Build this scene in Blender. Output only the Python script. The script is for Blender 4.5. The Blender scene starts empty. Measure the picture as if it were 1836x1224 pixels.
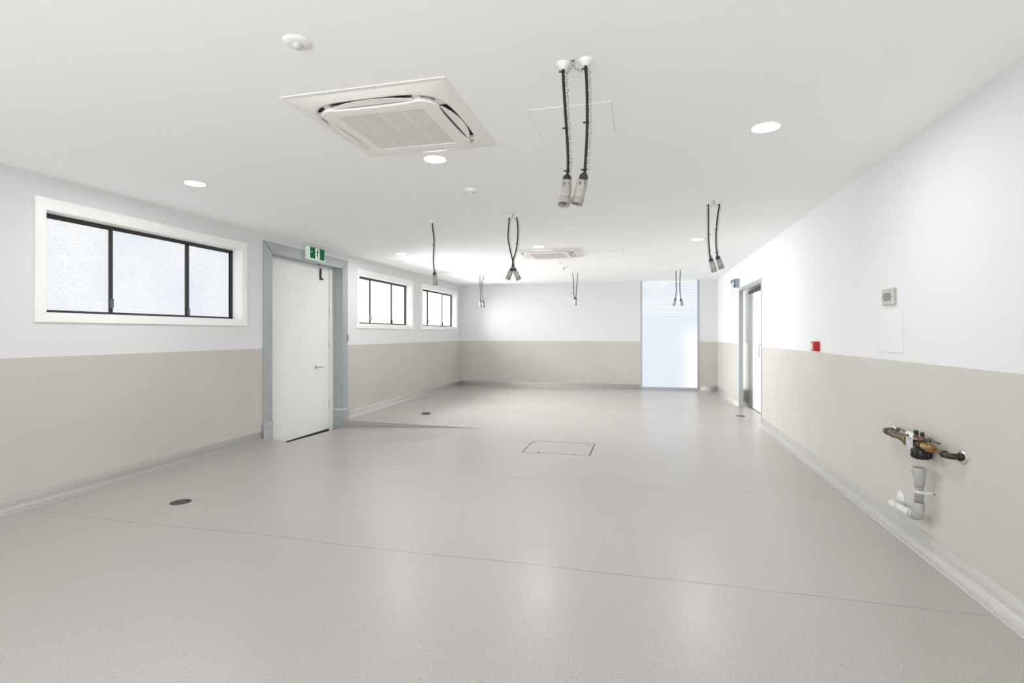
import bpy, bmesh, math, random
from mathutils import Vector, Matrix
random.seed(7)
scene = bpy.context.scene
COL = scene.collection

# ------------------------------------------------------------------ camera model and room size (metres)
F = 940.0; TH = math.atan(235 / F); SN, CS = math.sin(TH), math.cos(TH)
H = 1.375            # lens height over the floor
HC = 2.675           # ceiling height
XL, XR, YB, YF = -4.75, 1.729, 13.35, -2.6
WZ = 1.185           # top of the beige vinyl dado

def plane(px, py, ax, val):
    """point where the line of sight through a pixel meets a wall / floor / ceiling plane"""
    u = (px - 918) / F; v = -(py - 598) / F
    d = (u * CS - SN, u * SN + CS, v); o = (0, 0, H)
    t = (val - o[ax]) / d[ax]
    return Vector((d[0] * t, d[1] * t, H + d[2] * t))

def depth_pt(px, py, dep):
    u = (px - 918) / F; v = -(py - 598) / F
    return Vector(((u * CS - SN) * dep, (u * SN + CS) * dep, H + v * dep))

def depth_of(p):
    return -p.x * SN + p.y * CS

# ------------------------------------------------------------------ materials
def mat(name, color, rough=0.5, metal=0.0, emit=None, estr=0.0, spec=0.5, coat=0.0):
    m = bpy.data.materials.new(name); m.use_nodes = True
    b = m.node_tree.nodes['Principled BSDF']
    b.inputs['Base Color'].default_value = (*color, 1)
    b.inputs['Roughness'].default_value = rough
    b.inputs['Metallic'].default_value = metal
    b.inputs['Specular IOR Level'].default_value = spec
    b.inputs['Coat Weight'].default_value = coat
    if emit:
        b.inputs['Emission Color'].default_value = (*emit, 1)
        b.inputs['Emission Strength'].default_value = estr
    return m

def nd(m, t, **kw):
    n = m.node_tree.nodes.new(t)
    for k, v in kw.items(): setattr(n, k, v)
    return n

def lk(m, a, b): m.node_tree.links.new(a, b)

def noise(m, scale, detail=2, rough=0.5, vec=None):
    n = nd(m, 'ShaderNodeTexNoise'); n.inputs['Scale'].default_value = scale
    n.inputs['Detail'].default_value = detail; n.inputs['Roughness'].default_value = rough
    if vec is None:
        g = nd(m, 'ShaderNodeNewGeometry'); vec = g.outputs['Position']
    lk(m, vec, n.inputs['Vector'])
    return n

def ramp(m, src, stops):
    r = nd(m, 'ShaderNodeValToRGB'); cr = r.color_ramp
    cr.elements[0].position = stops[0][0]; cr.elements[0].color = stops[0][1]
    cr.elements[1].position = stops[-1][0]; cr.elements[1].color = stops[-1][1]
    for p, c in stops[1:-1]:
        e = cr.elements.new(p); e.color = c
    lk(m, src, r.inputs['Fac'])
    return r

def g4(v): return (v, v, v, 1)

def bsdf(m): return m.node_tree.nodes['Principled BSDF']

def bump(m, hsrc, strength, dist=0.002):
    b = nd(m, 'ShaderNodeBump'); b.inputs['Strength'].default_value = strength
    b.inputs['Distance'].default_value = dist
    lk(m, hsrc, b.inputs['Height']); lk(m, b.outputs['Normal'], bsdf(m).inputs['Normal'])
    return b

def math_node(m, op, a=None, b=None, va=None, vb=None):
    n = nd(m, 'ShaderNodeMath', operation=op)
    if a is not None: lk(m, a, n.inputs[0])
    if b is not None: lk(m, b, n.inputs[1])
    if va is not None: n.inputs[0].default_value = va
    if vb is not None: n.inputs[1].default_value = vb
    return n

def mixcol(m, fac, a, b, blend='MIX'):
    n = nd(m, 'ShaderNodeMix', data_type='RGBA', blend_type=blend)
    if isinstance(fac, float): n.inputs[0].default_value = fac
    else: lk(m, fac, n.inputs[0])
    for s, v in ((6, a), (7, b)):
        if isinstance(v, tuple): n.inputs[s].default_value = v
        else: lk(m, v, n.inputs[s])
    return n

WHITE = (0.70, 0.707, 0.712)
BEIGE = (0.545, 0.525, 0.47)

def make_wall_material():
    """white paint above, beige sheet vinyl up to WZ"""
    m = mat('painted_wall_with_vinyl_dado', WHITE, 0.55, spec=0.3)
    g = nd(m, 'ShaderNodeNewGeometry'); s = nd(m, 'ShaderNodeSeparateXYZ')
    lk(m, g.outputs['Position'], s.inputs[0])
    gt = math_node(m, 'GREATER_THAN', s.outputs['Z'], vb=WZ)
    cloud = noise(m, 1.3, 3)
    beige = ramp(m, cloud.outputs['Fac'], [(0.35, (0.515, 0.498, 0.458, 1)), (0.65, (0.54, 0.524, 0.484, 1))])
    mx = mixcol(m, gt.outputs[0], beige.outputs['Color'], (*WHITE, 1))
    lk(m, mx.outputs[2], bsdf(m).inputs['Base Color'])
    rg = nd(m, 'ShaderNodeMapRange'); rg.inputs['To Min'].default_value = 0.42; rg.inputs['To Max'].default_value = 0.6
    lk(m, gt.outputs[0], rg.inputs['Value']); lk(m, rg.outputs[0], bsdf(m).inputs['Roughness'])
    n2 = noise(m, 260, 2); bump(m, n2.outputs['Fac'], 0.06, 0.0006)
    return m

def speckle(m, base_a, base_b, scale, dark, light):
    n = noise(m, scale, 2, 0.7)
    big = noise(m, 0.5, 1)
    base = ramp(m, big.outputs['Fac'], [(0.0, base_a), (1.0, base_b)])
    dk = ramp(m, n.outputs['Fac'], [(0.31, g4(1)), (0.40, g4(0))])
    lt = ramp(m, n.outputs['Fac'], [(0.60, g4(0)), (0.74, g4(1))])
    a = mixcol(m, dk.outputs['Color'], base.outputs['Color'], dark)
    b = mixcol(m, lt.outputs['Color'], a.outputs[2], light)
    return b, n

def make_floor_material():
    m = mat('speckled_sheet_vinyl', (0.5, 0.47, 0.44), 0.3, spec=0.5, coat=0.4)
    bsdf(m).inputs['Coat Roughness'].default_value = 0.28
    col, n = speckle(m, (0.405, 0.373, 0.350, 1), (0.435, 0.408, 0.384, 1), 140, (0.12, 0.11, 0.10, 1), (0.56, 0.54, 0.52, 1))
    # welded seams between the sheets
    g = nd(m, 'ShaderNodeNewGeometry'); s = nd(m, 'ShaderNodeSeparateXYZ'); lk(m, g.outputs['Position'], s.inputs[0])
    wob = noise(m, 0.7, 1)
    wy = math_node(m, 'MULTIPLY_ADD', wob.outputs['Fac']); wy.inputs[1].default_value = 0.10; lk(m, s.outputs['Y'], wy.inputs[2])
    prev = None
    for yy in (1.27, 3.10, 4.95, 6.74):
        d = math_node(m, 'SUBTRACT', wy.outputs[0], vb=yy)
        a = math_node(m, 'ABSOLUTE', d.outputs[0])
        l = math_node(m, 'LESS_THAN', a.outputs[0], vb=0.0042)
        prev = l if prev is None else math_node(m, 'MAXIMUM', prev.outputs[0], l.outputs[0])
    fade = noise(m, 2.2, 2)
    fr = ramp(m, fade.outputs['Fac'], [(0.35, g4(0.40)), (0.6, g4(0.95))])
    sm = math_node(m, 'MULTIPLY', prev.outputs[0], fr.outputs['Color'])
    out = mixcol(m, sm.outputs[0], col.outputs[2], (0.19, 0.175, 0.16, 1))
    lk(m, out.outputs[2], bsdf(m).inputs['Base Color'])
    # worn / wiped patches change the gloss
    w = noise(m, 0.8, 2, 0.5)
    rr = ramp(m, w.outputs['Fac'], [(0.2, g4(0.28)), (0.8, g4(0.46))])
    lk(m, rr.outputs['Color'], bsdf(m).inputs['Roughness'])
    nb = noise(m, 320, 1); bump(m, nb.outputs['Fac'], 0.12, 0.0006)
    return m

def make_skirting_material():
    m = mat('speckled_coved_skirting', (0.5, 0.48, 0.45), 0.35, spec=0.5)
    col, n = speckle(m, (0.47, 0.455, 0.43, 1), (0.50, 0.485, 0.46, 1), 160, (0.27, 0.26, 0.25, 1), (0.70, 0.69, 0.67, 1))
    lk(m, col.outputs[2], bsdf(m).inputs['Base Color'])
    return m

def frosted(name, strength, tint=(0.93, 0.96, 1.0), lines=False, texture=0.0, glow=False):
    """lit frosted pane: daylight leaves the ground glass evenly"""
    m = mat(name, (0.10, 0.105, 0.11), 0.4)
    g = nd(m, 'ShaderNodeNewGeometry')
    src = None
    if texture:
        mp = nd(m, 'ShaderNodeMapping'); mp.inputs['Scale'].default_value = (1, 1, 1.7); lk(m, g.outputs['Position'], mp.inputs['Vector'])
        v = nd(m, 'ShaderNodeTexVoronoi'); v.inputs['Scale'].default_value = 75; lk(m, mp.outputs[0], v.inputs['Vector'])
        r1 = ramp(m, v.outputs['Distance'], [(0.05, g4(1.0)), (0.75, g4(1 - texture))])
        c = noise(m, 1.6, 4); r2 = ramp(m, c.outputs['Fac'], [(0.30, (0.86, 0.90, 0.97, 1)), (0.66, (1, 1, 1, 1))])
        mx = mixcol(m, 1.0, r1.outputs['Color'], r2.outputs['Color'], 'MULTIPLY'); src = mx.outputs[2]
    if lines:
        s = nd(m, 'ShaderNodeSeparateXYZ'); lk(m, g.outputs['Position'], s.inputs[0])
        fr = math_node(m, 'MULTIPLY', s.outputs['Z'], vb=23.0)
        jn = noise(m, 3.0, 2); j2 = math_node(m, 'MULTIPLY_ADD', jn.outputs['Fac']); j2.inputs[1].default_value = 0.12; lk(m, fr.outputs[0], j2.inputs[2])
        fc = math_node(m, 'FRACT', j2.outputs[0])
        r1 = ramp(m, fc.outputs[0], [(0.0, g4(0.58)), (0.10, g4(0.66)), (0.2, g4(0.97)), (0.8, g4(1.0)), (0.98, g4(0.80))])
        c = noise(m, 2.6, 3); r2 = ramp(m, c.outputs['Fac'], [(0.25, (0.88, 0.92, 1.0, 1)), (0.70, (1, 1, 1, 1))])
        mx = mixcol(m, 1.0, r1.outputs['Color'], r2.outputs['Color'], 'MULTIPLY'); src = mx.outputs[2]
    if glow:   # the brighter patch of daylight behind the lower right of the pane
        s = nd(m, 'ShaderNodeSeparateXYZ'); lk(m, g.outputs['Position'], s.inputs[0])
        mr = nd(m, 'ShaderNodeMapRange'); mr.interpolation_type = 'SMOOTHSTEP'
        mr.inputs['From Min'].default_value = 0.75; mr.inputs['From Max'].default_value = 1.28
        lk(m, s.outputs['X'], mr.inputs['Value'])
        mz = nd(m, 'ShaderNodeMapRange'); mz.interpolation_type = 'SMOOTHSTEP'
        mz.inputs['From Min'].default_value = 1.75; mz.inputs['From Max'].default_value = 1.2
        lk(m, s.outputs['Z'], mz.inputs['Value'])
        mu = math_node(m, 'MULTIPLY', mr.outputs[0], mz.outputs[0])
        r = ramp(m, mu.outputs[0], [(0, (0.90, 0.94, 1.0, 1)), (1, (1.22, 1.22, 1.22, 1))])
        src = r.outputs['Color']
    b = bsdf(m)
    b.inputs['Emission Strength'].default_value = strength
    if src is not None:
        t = mixcol(m, 1.0, src, (*tint, 1), 'MULTIPLY'); lk(m, t.outputs[2], b.inputs['Emission Color'])
    else:
        b.inputs['Emission Color'].default_value = (*tint, 1)
    return m

def galvanised(name, c=(0.385, 0.412, 0.43)):
    m = mat(name, c, 0.42, 0.25)
    n = noise(m, 9, 4, 0.65)
    r = ramp(m, n.outputs['Fac'], [(0.3, (c[0] * .94, c[1] * .94, c[2] * .94, 1)), (0.7, (c[0] * 1.05, c[1] * 1.05, c[2] * 1.05, 1))])
    lk(m, r.outputs['Color'], bsdf(m).inputs['Base Color'])
    return m

def patina(name, c1, c2, rough=0.5, metal=0.5, scale=38):
    m = mat(name, c1, rough, metal)
    n = noise(m, scale, 4, 0.7)
    r = ramp(m, n.outputs['Fac'], [(0.36, (*c1, 1)), (0.62, (*c2, 1))])
    lk(m, r.outputs['Color'], bsdf(m).inputs['Base Color'])
    bump(m, n.outputs['Fac'], 0.4, 0.002)
    return m

def plain(name, c, rough=0.5, metal=0.0, var=0.06, scale=20, **kw):
    """procedural colour with a slight cloudy variation"""
    m = mat(name, c, rough, metal, **kw)
    n = noise(m, scale, 2)
    a = tuple(x * (1 - var) for x in c); b = tuple(min(1, x * (1 + var)) for x in c)
    r = ramp(m, n.outputs['Fac'], [(0.35, (*a, 1)), (0.65, (*b, 1))])
    lk(m, r.outputs['Color'], bsdf(m).inputs['Base Color'])
    return m

M = {}
M['wall'] = make_wall_material()
M['ceiling'] = plain('flat_ceiling_paint', (0.945, 0.96, 0.962), 0.7, var=0.004, scale=1.5, spec=0.2)
M['floor'] = make_floor_material()
M['skirt'] = make_skirting_material()
M['wallpaint'] = plain('matching_wall_paint', WHITE, 0.5, var=0.005)
M['trim'] = plain('white_gloss_trim', (0.87, 0.872, 0.86), 0.35, var=0.01)
M['white'] = plain('white_plastic', (0.85, 0.85, 0.835), 0.35, var=0.01)
M['offwhite'] = plain('cream_white_plastic', (0.86, 0.85, 0.82), 0.4, var=0.01)
M['grille'] = plain('grey_white_grille', (0.72, 0.71, 0.68), 0.5, var=0.03)
M['cavity'] = plain('dark_air_cavity', (0.045, 0.045, 0.042), 0.8, var=0.1)
M['door'] = plain('white_door_paint', (0.84, 0.84, 0.825), 0.4, var=0.008, scale=3)
M['galv'] = galvanised('galvanised_steel_frame')
M['galv2'] = galvanised('galvanised_steel_plate', (0.47, 0.50, 0.52))
M['galvlight'] = galvanised('pale_galvanised_band', (0.58, 0.61, 0.62))
M['alu'] = galvanised('anodised_aluminium', (0.40, 0.43, 0.47))
M['bronze'] = plain('dark_bronze_aluminium', (0.032, 0.027, 0.023), 0.45, 0.2, var=0.15)
M['latch'] = plain('grey_plastic_latch', (0.10, 0.115, 0.14), 0.4, var=0.1)
M['black'] = plain('black_rubber', (0.012, 0.012, 0.013), 0.5, var=0.2)
M['gland'] = plain('charcoal_gland_plastic', (0.03, 0.03, 0.032), 0.4, var=0.2)
M['socket'] = plain('grey_beige_socket_plastic', (0.36, 0.35, 0.315), 0.4, var=0.04)
M['collar'] = plain('grey_socket_collar', (0.31, 0.305, 0.28), 0.4, var=0.04)
M['pinface'] = plain('dark_socket_face', (0.30, 0.29, 0.275), 0.5, var=0.1)
M['zinc'] = plain('zinc_chain', (0.42, 0.42, 0.41), 0.35, 0.8, var=0.1)
M['chrome'] = plain('polished_chrome', (0.62, 0.62, 0.62), 0.15, 1.0, var=0.04)
M['satin'] = plain('satin_steel', (0.50, 0.49, 0.47), 0.3, 0.9, var=0.06)
M['drain'] = plain('stained_drain_steel', (0.16, 0.145, 0.125), 0.45, 0.7, var=0.35, scale=60)
M['green'] = mat('exit_sign_green', (0.0, 0.085, 0.03), 0.6, emit=(0.0, 0.22, 0.06), estr=0.18, spec=0.15)
M['signwhite'] = mat('exit_sign_white', (0.75, 0.85, 0.8), 0.35, emit=(0.80, 1.0, 0.90), estr=0.12)
M['signfig'] = plain('exit_sign_figure', (0.0, 0.055, 0.03), 0.4, var=0.05)
M['signgrey'] = plain('light_grey_sign_case', (0.60, 0.61, 0.60), 0.4, var=0.03)
M['pvc'] = plain('grey_pvc_pipe', (0.40, 0.40, 0.385), 0.35, var=0.04)
M['pvc_dark'] = plain('darker_grey_pvc_pipe', (0.30, 0.295, 0.285), 0.35, var=0.04)
M['pvc_light'] = plain('pale_grey_pvc_pipe', (0.60, 0.61, 0.59), 0.32, var=0.04)
M['mark'] = plain('dark_printed_mark', (0.04, 0.04, 0.045), 0.5, var=0.1)
M['bronzepipe'] = patina('tarnished_bronze', (0.04, 0.027, 0.014), (0.20, 0.145, 0.07), 0.5, 0.4)
M['brass'] = patina('worn_yellow_brass', (0.14, 0.075, 0.02), (0.44, 0.31, 0.11), 0.4, 0.6, 30)
M['copper'] = patina('dull_brown_copper', (0.10, 0.045, 0.025), (0.22, 0.12, 0.07), 0.45, 0.6, 30)
M['darkfit'] = patina('blackened_fitting', (0.012, 0.009, 0.007), (0.07, 0.045, 0.03), 0.4, 0.5, 45)
M['valveblack'] = patina('black_cast_valve', (0.006, 0.006, 0.007), (0.025, 0.024, 0.024), 0.35, 0.3, 50)
M['tag'] = plain('silver_grey_label', (0.50, 0.52, 0.53), 0.35, 0.2, var=0.1, scale=60)
M['handlegrey'] = plain('dark_grey_lever', (0.08, 0.085, 0.085), 0.35, 0.5, var=0.1)
M['red'] = plain('red_call_point_plastic', (0.42, 0.006, 0.008), 0.35, var=0.1)
M['thermo'] = plain('silver_beige_plastic', (0.44, 0.43, 0.38), 0.35, 0.1, var=0.05)
M['screen'] = plain('grey_display', (0.20, 0.22, 0.22), 0.25, var=0.05)
M['blue'] = plain('dark_blue_ring', (0.015, 0.04, 0.11), 0.3, var=0.2)
M['paleblue'] = plain('pale_blue_lens', (0.45, 0.60, 0.70), 0.2, var=0.05)
M['boxgrey'] = plain('blue_grey_metal_box', (0.30, 0.33, 0.37), 0.45, 0.2, var=0.05)
M['crack'] = plain('shadow_gap_paint', (0.70, 0.70, 0.69), 0.8, var=0.03)
M['lamp'] = mat('led_diffuser', (0.9, 0.9, 0.9), 0.5, emit=(0.97, 0.99, 1.0), estr=195)
M['pane_near'] = frosted('patterned_obscure_glass', 0.85, tint=(0.965, 0.98, 1.0), texture=0.22)
M['pane_far'] = frosted('bright_obscure_glass', 1.5, tint=(0.985, 0.99, 1.0))
M['pane_back'] = frosted('frosted_film_glass', 0.70, tint=(0.93, 0.965, 1.0), glow=True)
M['pane_lines'] = frosted('fluted_striped_glass', 0.79, tint=(0.92, 0.955, 1.0), lines=True)
M['pane_fill'] = frosted('frosted_roller_glass', 5.3, tint=(0.98, 0.99, 1.0))  # glow of the added fill doors behind the viewpoint

# ------------------------------------------------------------------ mesh helpers
def box(bm, x0, x1, y0, y1, z0, z1, bev=0.0):
    vs = [bm.verts.new((x, y, z)) for z in (z0, z1) for y in (y0, y1) for x in (x0, x1)]
    fs = [(0, 2, 3, 1), (4, 5, 7, 6), (0, 1, 5, 4), (2, 6, 7, 3), (0, 4, 6, 2), (1, 3, 7, 5)]
    faces = [bm.faces.new([vs[i] for i in f]) for f in fs]
    if bev > 0:
        edges = {e for f in faces for e in f.edges}
        bmesh.ops.bevel(bm, geom=list(edges), offset=bev, segments=2, profile=0.6, affect='EDGES')
    return vs

def frame_of(d):
    d = d.normalized()
    a = Vector((0, 0, 1)) if abs(d.z) < 0.9 else Vector((0, 1, 0))
    u = d.cross(a).normalized(); v = d.cross(u).normalized()
    return u, v

def tube(bm, pts, r, seg=12, cap=True, closed=False):
    """sweep a circle along pts; r is a number or one per point"""
    pts = [Vector(p) for p in pts]; n = len(pts)
    rs = r if isinstance(r, (list, tuple)) else [r] * n
    rings = []; u = None
    for i, p in enumerate(pts):
        if closed: d = pts[(i + 1) % n] - pts[i - 1]
        else: d = pts[min(i + 1, n - 1)] - pts[max(i - 1, 0)]
        if d.length < 1e-9: d = pts[-1] - pts[0]
        d.normalize()
        if u is None: u, v = frame_of(d)
        else:
            u = (u - d * u.dot(d))
            if u.length < 1e-6: u, _ = frame_of(d)
            u.normalize()
        v = d.cross(u)
        rings.append([bm.verts.new(p + (u * math.cos(2 * math.pi * k / seg) + v * math.sin(2 * math.pi * k / seg)) * rs[i]) for k in range(seg)])
    m = n if closed else n - 1
    for i in range(m):
        a, b = rings[i], rings[(i + 1) % n]
        for k in range(seg):
            f = bm.faces.new((a[k], a[(k + 1) % seg], b[(k + 1) % seg], b[k])); f.smooth = True
    if cap and not closed:
        bm.faces.new(list(reversed(rings[0]))); bm.faces.new(rings[-1])
    return rings

def lathe(bm, prof, origin=(0, 0, 0), axis=(0, 0, 1), seg=32, smooth=True, caps=True):
    """prof: list of (radius, distance along axis)"""
    o = Vector(origin); a = Vector(axis).normalized(); u, v = frame_of(a)
    rings = []
    for r, h in prof:
        rings.append([bm.verts.new(o + a * h + (u * math.cos(2 * math.pi * k / seg) + v * math.sin(2 * math.pi * k / seg)) * max(r, 1e-5)) for k in range(seg)])
    for i in range(len(rings) - 1):
        for k in range(seg):
            f = bm.faces.new((rings[i][k], rings[i][(k + 1) % seg], rings[i + 1][(k + 1) % seg], rings[i + 1][k])); f.smooth = smooth
    if caps:
        bm.faces.new(list(reversed(rings[0]))); bm.faces.new(rings[-1])

def prism(bm, poly, z0, z1, hole=None, bev=0.0):
    """extrude an xy outline between z0 and z1; hole is an outline with the same number of points"""
    n = len(poly)
    lo = [bm.verts.new((p[0], p[1], z0)) for p in poly]; hi = [bm.verts.new((p[0], p[1], z1)) for p in poly]
    for k in range(n):
        j = (k + 1) % n; bm.faces.new((lo[k], lo[j], hi[j], hi[k]))
    if hole is None:
        bm.faces.new(list(reversed(lo))); bm.faces.new(hi)
    else:
        l2 = [bm.verts.new((p[0], p[1], z0)) for p in hole]; h2 = [bm.verts.new((p[0], p[1], z1)) for p in hole]
        for k in range(n):
            j = (k + 1) % n
            bm.faces.new((l2[j], l2[k], h2[k], h2[j]))
            bm.faces.new((lo[j], lo[k], l2[k], l2[j])); bm.faces.new((hi[k], hi[j], h2[j], h2[k]))

def obj(name, bm, m, parent=None, world=True, sharp=None):
    """link one mesh; when world, vertices are given in room coordinates and moved to the parent's origin"""
    bmesh.ops.recalc_face_normals(bm, faces=bm.faces)
    me = bpy.data.meshes.new(name)
    o = bpy.data.objects.new(name, me); COL.objects.link(o)
    if parent is not None:
        if world:
            root = parent; off = Vector((0, 0, 0))
            while root is not None: off += root.location; root = root.parent
            bmesh.ops.translate(bm, verts=bm.verts, vec=-off)
        o.parent = parent
    elif world:
        # origin of a lone mesh: middle of its base
        xs = [v.co.x for v in bm.verts]; ys = [v.co.y for v in bm.verts]; zs = [v.co.z for v in bm.verts]
        c = Vector(((min(xs) + max(xs)) / 2, (min(ys) + max(ys)) / 2, min(zs)))
        bmesh.ops.translate(bm, verts=bm.verts, vec=-c); o.location = c
    bm.to_mesh(me); bm.free()
    me.materials.append(m)
    return o

def thing(name, label, cat, loc, group=None):
    o = bpy.data.objects.new(name, None); COL.objects.link(o)
    o.location = loc; o.empty_display_size = 0.1
    o['label'] = label; o['category'] = cat
    if group: o['group'] = group
    return o

def struct_root(name, label, loc):
    o = bpy.data.objects.new(name, None); COL.objects.link(o); o.location = loc
    o['kind'] = 'structure'; o['label'] = label; o['category'] = name.split('_')[0]
    return o

def struct(o, label):
    o['kind'] = 'structure'; o['label'] = label; o['category'] = o.name.split('_')[0]
    return o

def part_label(o, text): o['label'] = text; return o

def BM(): return bmesh.new()

def wall_slab(axis, face, back, u0, u1, z0, z1, holes):
    """wall with rectangular holes. axis 'x': plane x=face..back, u runs along y; axis 'y': plane y, u along x"""
    bm = BM()
    us = sorted({u0, u1, *[h[0] for h in holes], *[h[1] for h in holes]})
    zs = sorted({z0, z1, *[h[2] for h in holes], *[h[3] for h in holes]})
    def solid(i, j):
        if i < 0 or j < 0 or i >= len(us) - 1 or j >= len(zs) - 1: return False
        cu, cz = (us[i] + us[i + 1]) / 2, (zs[j] + zs[j + 1]) / 2
        return not any(h[0] < cu < h[1] and h[2] < cz < h[3] for h in holes)
    cache = {}
    def V(u, z, w):
        k = (round(u, 5), round(z, 5), w)
        if k not in cache:
            cache[k] = bm.verts.new((w, u, z) if axis == 'x' else (u, w, z))
        return cache[k]
    for i in range(len(us) - 1):
        for j in range(len(zs) - 1):
            if not solid(i, j): continue
            a, b, c, d = us[i], us[i + 1], zs[j], zs[j + 1]
            for w in (face, back): bm.faces.new((V(a, c, w), V(b, c, w), V(b, d, w), V(a, d, w)))
            for (di, dj, p, q) in ((-1, 0, (a, c), (a, d)), (1, 0, (b, c), (b, d)), (0, -1, (a, c), (b, c)), (0, 1, (a, d), (b, d))):
                if not solid(i + di, j + dj):
                    bm.faces.new((V(*p, face), V(*q, face), V(*q, back), V(*p, back)))
    return bm

# ------------------------------------------------------------------ the room shell
WIN = {1: (3.235, 5.405), 2: (8.112, 10.245), 3: (10.79, 12.975)}   # openings along y on the left wall
WZ0, WZ1 = 1.545, 2.396
DOOR_L = (5.93, 7.60)        # opening of the left door
DOOR_R = (8.565, 10.41)      # opening of the right door
PANEL = (-0.062, 1.312)      # full height glazed panel in the far wall

holes = [(a, b, WZ0, WZ1) for a, b in WIN.values()] + [(DOOR_L[0], DOOR_L[1], -0.4, 2.437)]
struct(obj('wall_left', wall_slab('x', XL, XL - 0.30, YF - 0.2, YB + 0.2, -0.3, HC + 0.1, holes), M['wall']),
       'white wall with beige vinyl dado, three wide windows and a tall door')
struct(obj('wall_right', wall_slab('x', XR, XR + 0.06, YF - 0.2, YB + 0.2, -0.3, HC + 0.1, [(DOOR_R[0], DOOR_R[1], -0.3, 2.205)]), M['wall']),
       'white wall with beige vinyl dado carrying the pipework')
struct(obj('wall_back', wall_slab('y', YB, YB + 0.25, XL - 0.05, XR + 0.05, -0.3, HC + 0.1, [(PANEL[0], PANEL[1], -0.3, HC + 0.1)]), M['wall']),
       'far end wall, white over beige, beside the frosted glazed panel')
struct(obj('wall_front', wall_slab('y', YF, YF - 0.2, XL - 0.05, XR + 0.05, -0.3, HC + 0.1, [(-3.9, 0.9, 0.0, 2.45)]), M['wall']),
       'white wall behind the viewpoint')
bm = BM(); box(bm, XL - 0.3, XR + 0.7, YF - 0.2, YB + 0.3, HC, HC + 0.12)
struct(obj('ceiling', bm, M['ceiling']), 'flat white plasterboard ceiling')

# floor: level sheet with a sunken wedge that ramps down to the left door threshold
def floor_mesh():
    bm = BM()
    P = Vector((XL, 5.915, -0.005)); A = Vector((XL, 7.60, -0.03)); A2 = Vector((XL, 7.60, -0.145))
    Bp = Vector((-2.25, 7.285, 0.0)); R1 = plane(524, 794.5, 2, 0); R2 = plane(640, 799, 2, 0); R3 = plane(760, 790, 2, 0)
    P2 = Vector((XL, 5.95, -0.075)); P3 = Vector((XL, 6.2, -0.12))
    xo, yo = XR + 0.7, YB + 0.3
    v = lambda p: bm.verts.new(p)
    vP, vA, vB, v1, v2, v3 = v(P), v(A), v(Bp), v(R1), v(R2), v(R3)
    a2, p2, p3 = v(A2), v(P2), v(P3)
    # near field and rear field (level)
    n0 = v((XL - 0.01, YF - 0.2, 0)); n1 = v((xo, YF - 0.2, 0)); n2 = v((xo, 7.285, 0)); n3 = v((XL - 0.01, 5.0, 0)); n4 = v((XL - 0.01, 9.5, 0))
    r0 = v((XL - 0.01, yo, 0)); r1 = v((xo, yo, 0))
    m1 = v((-2.25, YF - 0.2, 0)); m2 = v((-2.25, yo, 0)); nn = v((-2.25, 5.0, 0))
    xx = v((XL - 0.01, 5.0, 0))
    bm.faces.new((n0, m1, nn, n3))
    bm.faces.new((m1, n1, n2, vB, nn))
    qq = v((-2.25, 9.5, 0)); bm.faces.new((vB, n2, r1, m2, qq))
    bm.faces.new((n3, nn, v2, v1)); bm.faces.new((n3, v1, vP)); bm.faces.new((nn, v3, v2)); bm.faces.new((nn, vB, v3))
    bm.faces.new((vA, vB, qq)); bm.faces.new((vA, qq, n4)); bm.faces.new((n4, qq, m2, r0))
    # wedge: riser and sloping bottom
    mid = v(((XL - 2.25) / 2 - .35, 7.46, -0.10))
    # riser
    topm = v((-3.5, 7.4425, -0.015)); botm = v((-3.5, 7.4424, -0.068))
    bm.verts.remove(mid)
    bm.faces.new((vA, topm, botm, a2)); bm.faces.new((topm, vB, botm))
    # sloping bottom
    bm.faces.new((p3, v1, a2)); bm.faces.new((p2, v1, p3)); bm.faces.new((vP, v1, p2)); bm.faces.new((v1, botm, a2)); bm.faces.new((v1, v2, botm))
    bm.faces.new((v2, v3, botm)); bm.faces.new((v3, vB, botm))
    # threshold inside the door recess, falling outward
    t0 = v((XL - 0.32, 5.93, -0.235)); t1 = v((XL - 0.32, 7.60, -0.245))
    bm.faces.new((p3, a2, t1)); bm.faces.new((p3, t1, t0)); bm.faces.new((p2, p3, t0))
    bm.verts.remove(xx)
    # riser's side against the recess
    # underside so the sheet has thickness
    g = bmesh.ops.extrude_face_region(bm, geom=list(bm.faces))
    bmesh.ops.translate(bm, verts=[e for e in g['geom'] if isinstance(e, bmesh.types.BMVert)], vec=(0, 0, -0.12))
    return bm
struct(obj('floor', floor_mesh(), M['floor']), 'pale grey speckled sheet vinyl floor with a sunken wedge at the left door')

# coved skirting: a curved foot running up the wall
def cove(p0, p1, inward, z=0.0, h=0.122, z1=None, more=()):
    bm = BM(); prof = [(0.0, h), (0.004, h), (0.005, 0.05), (0.009, 0.034), (0.018, 0.019), (0.032, 0.008), (0.05, 0.003), (0.066, 0.0012), (0.066, -0.012), (0.0, -0.012)]
    rows = []
    for p, zz in ((p0, z), (p1, z if z1 is None else z1), *more):
        rows.append([bm.verts.new((p[0] + inward[0] * a, p[1] + inward[1] * a, zz + b)) for a, b in prof])
    n = len(prof)
    for i in range(len(rows) - 1):
        for k in range(n):
            f = bm.faces.new((rows[i][k], rows[i][(k + 1) % n], rows[i + 1][(k + 1) % n], rows[i + 1][k])); f.smooth = 1 <= k <= 6
    bm.faces.new(rows[0]); bm.faces.new(list(reversed(rows[-1])))
    return bm
def merge(bms):
    out = BM()
    for b in bms:
        me = bpy.data.meshes.new('tmp'); b.to_mesh(me); b.free(); out.from_mesh(me); bpy.data.meshes.remove(me)
    return out
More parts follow.
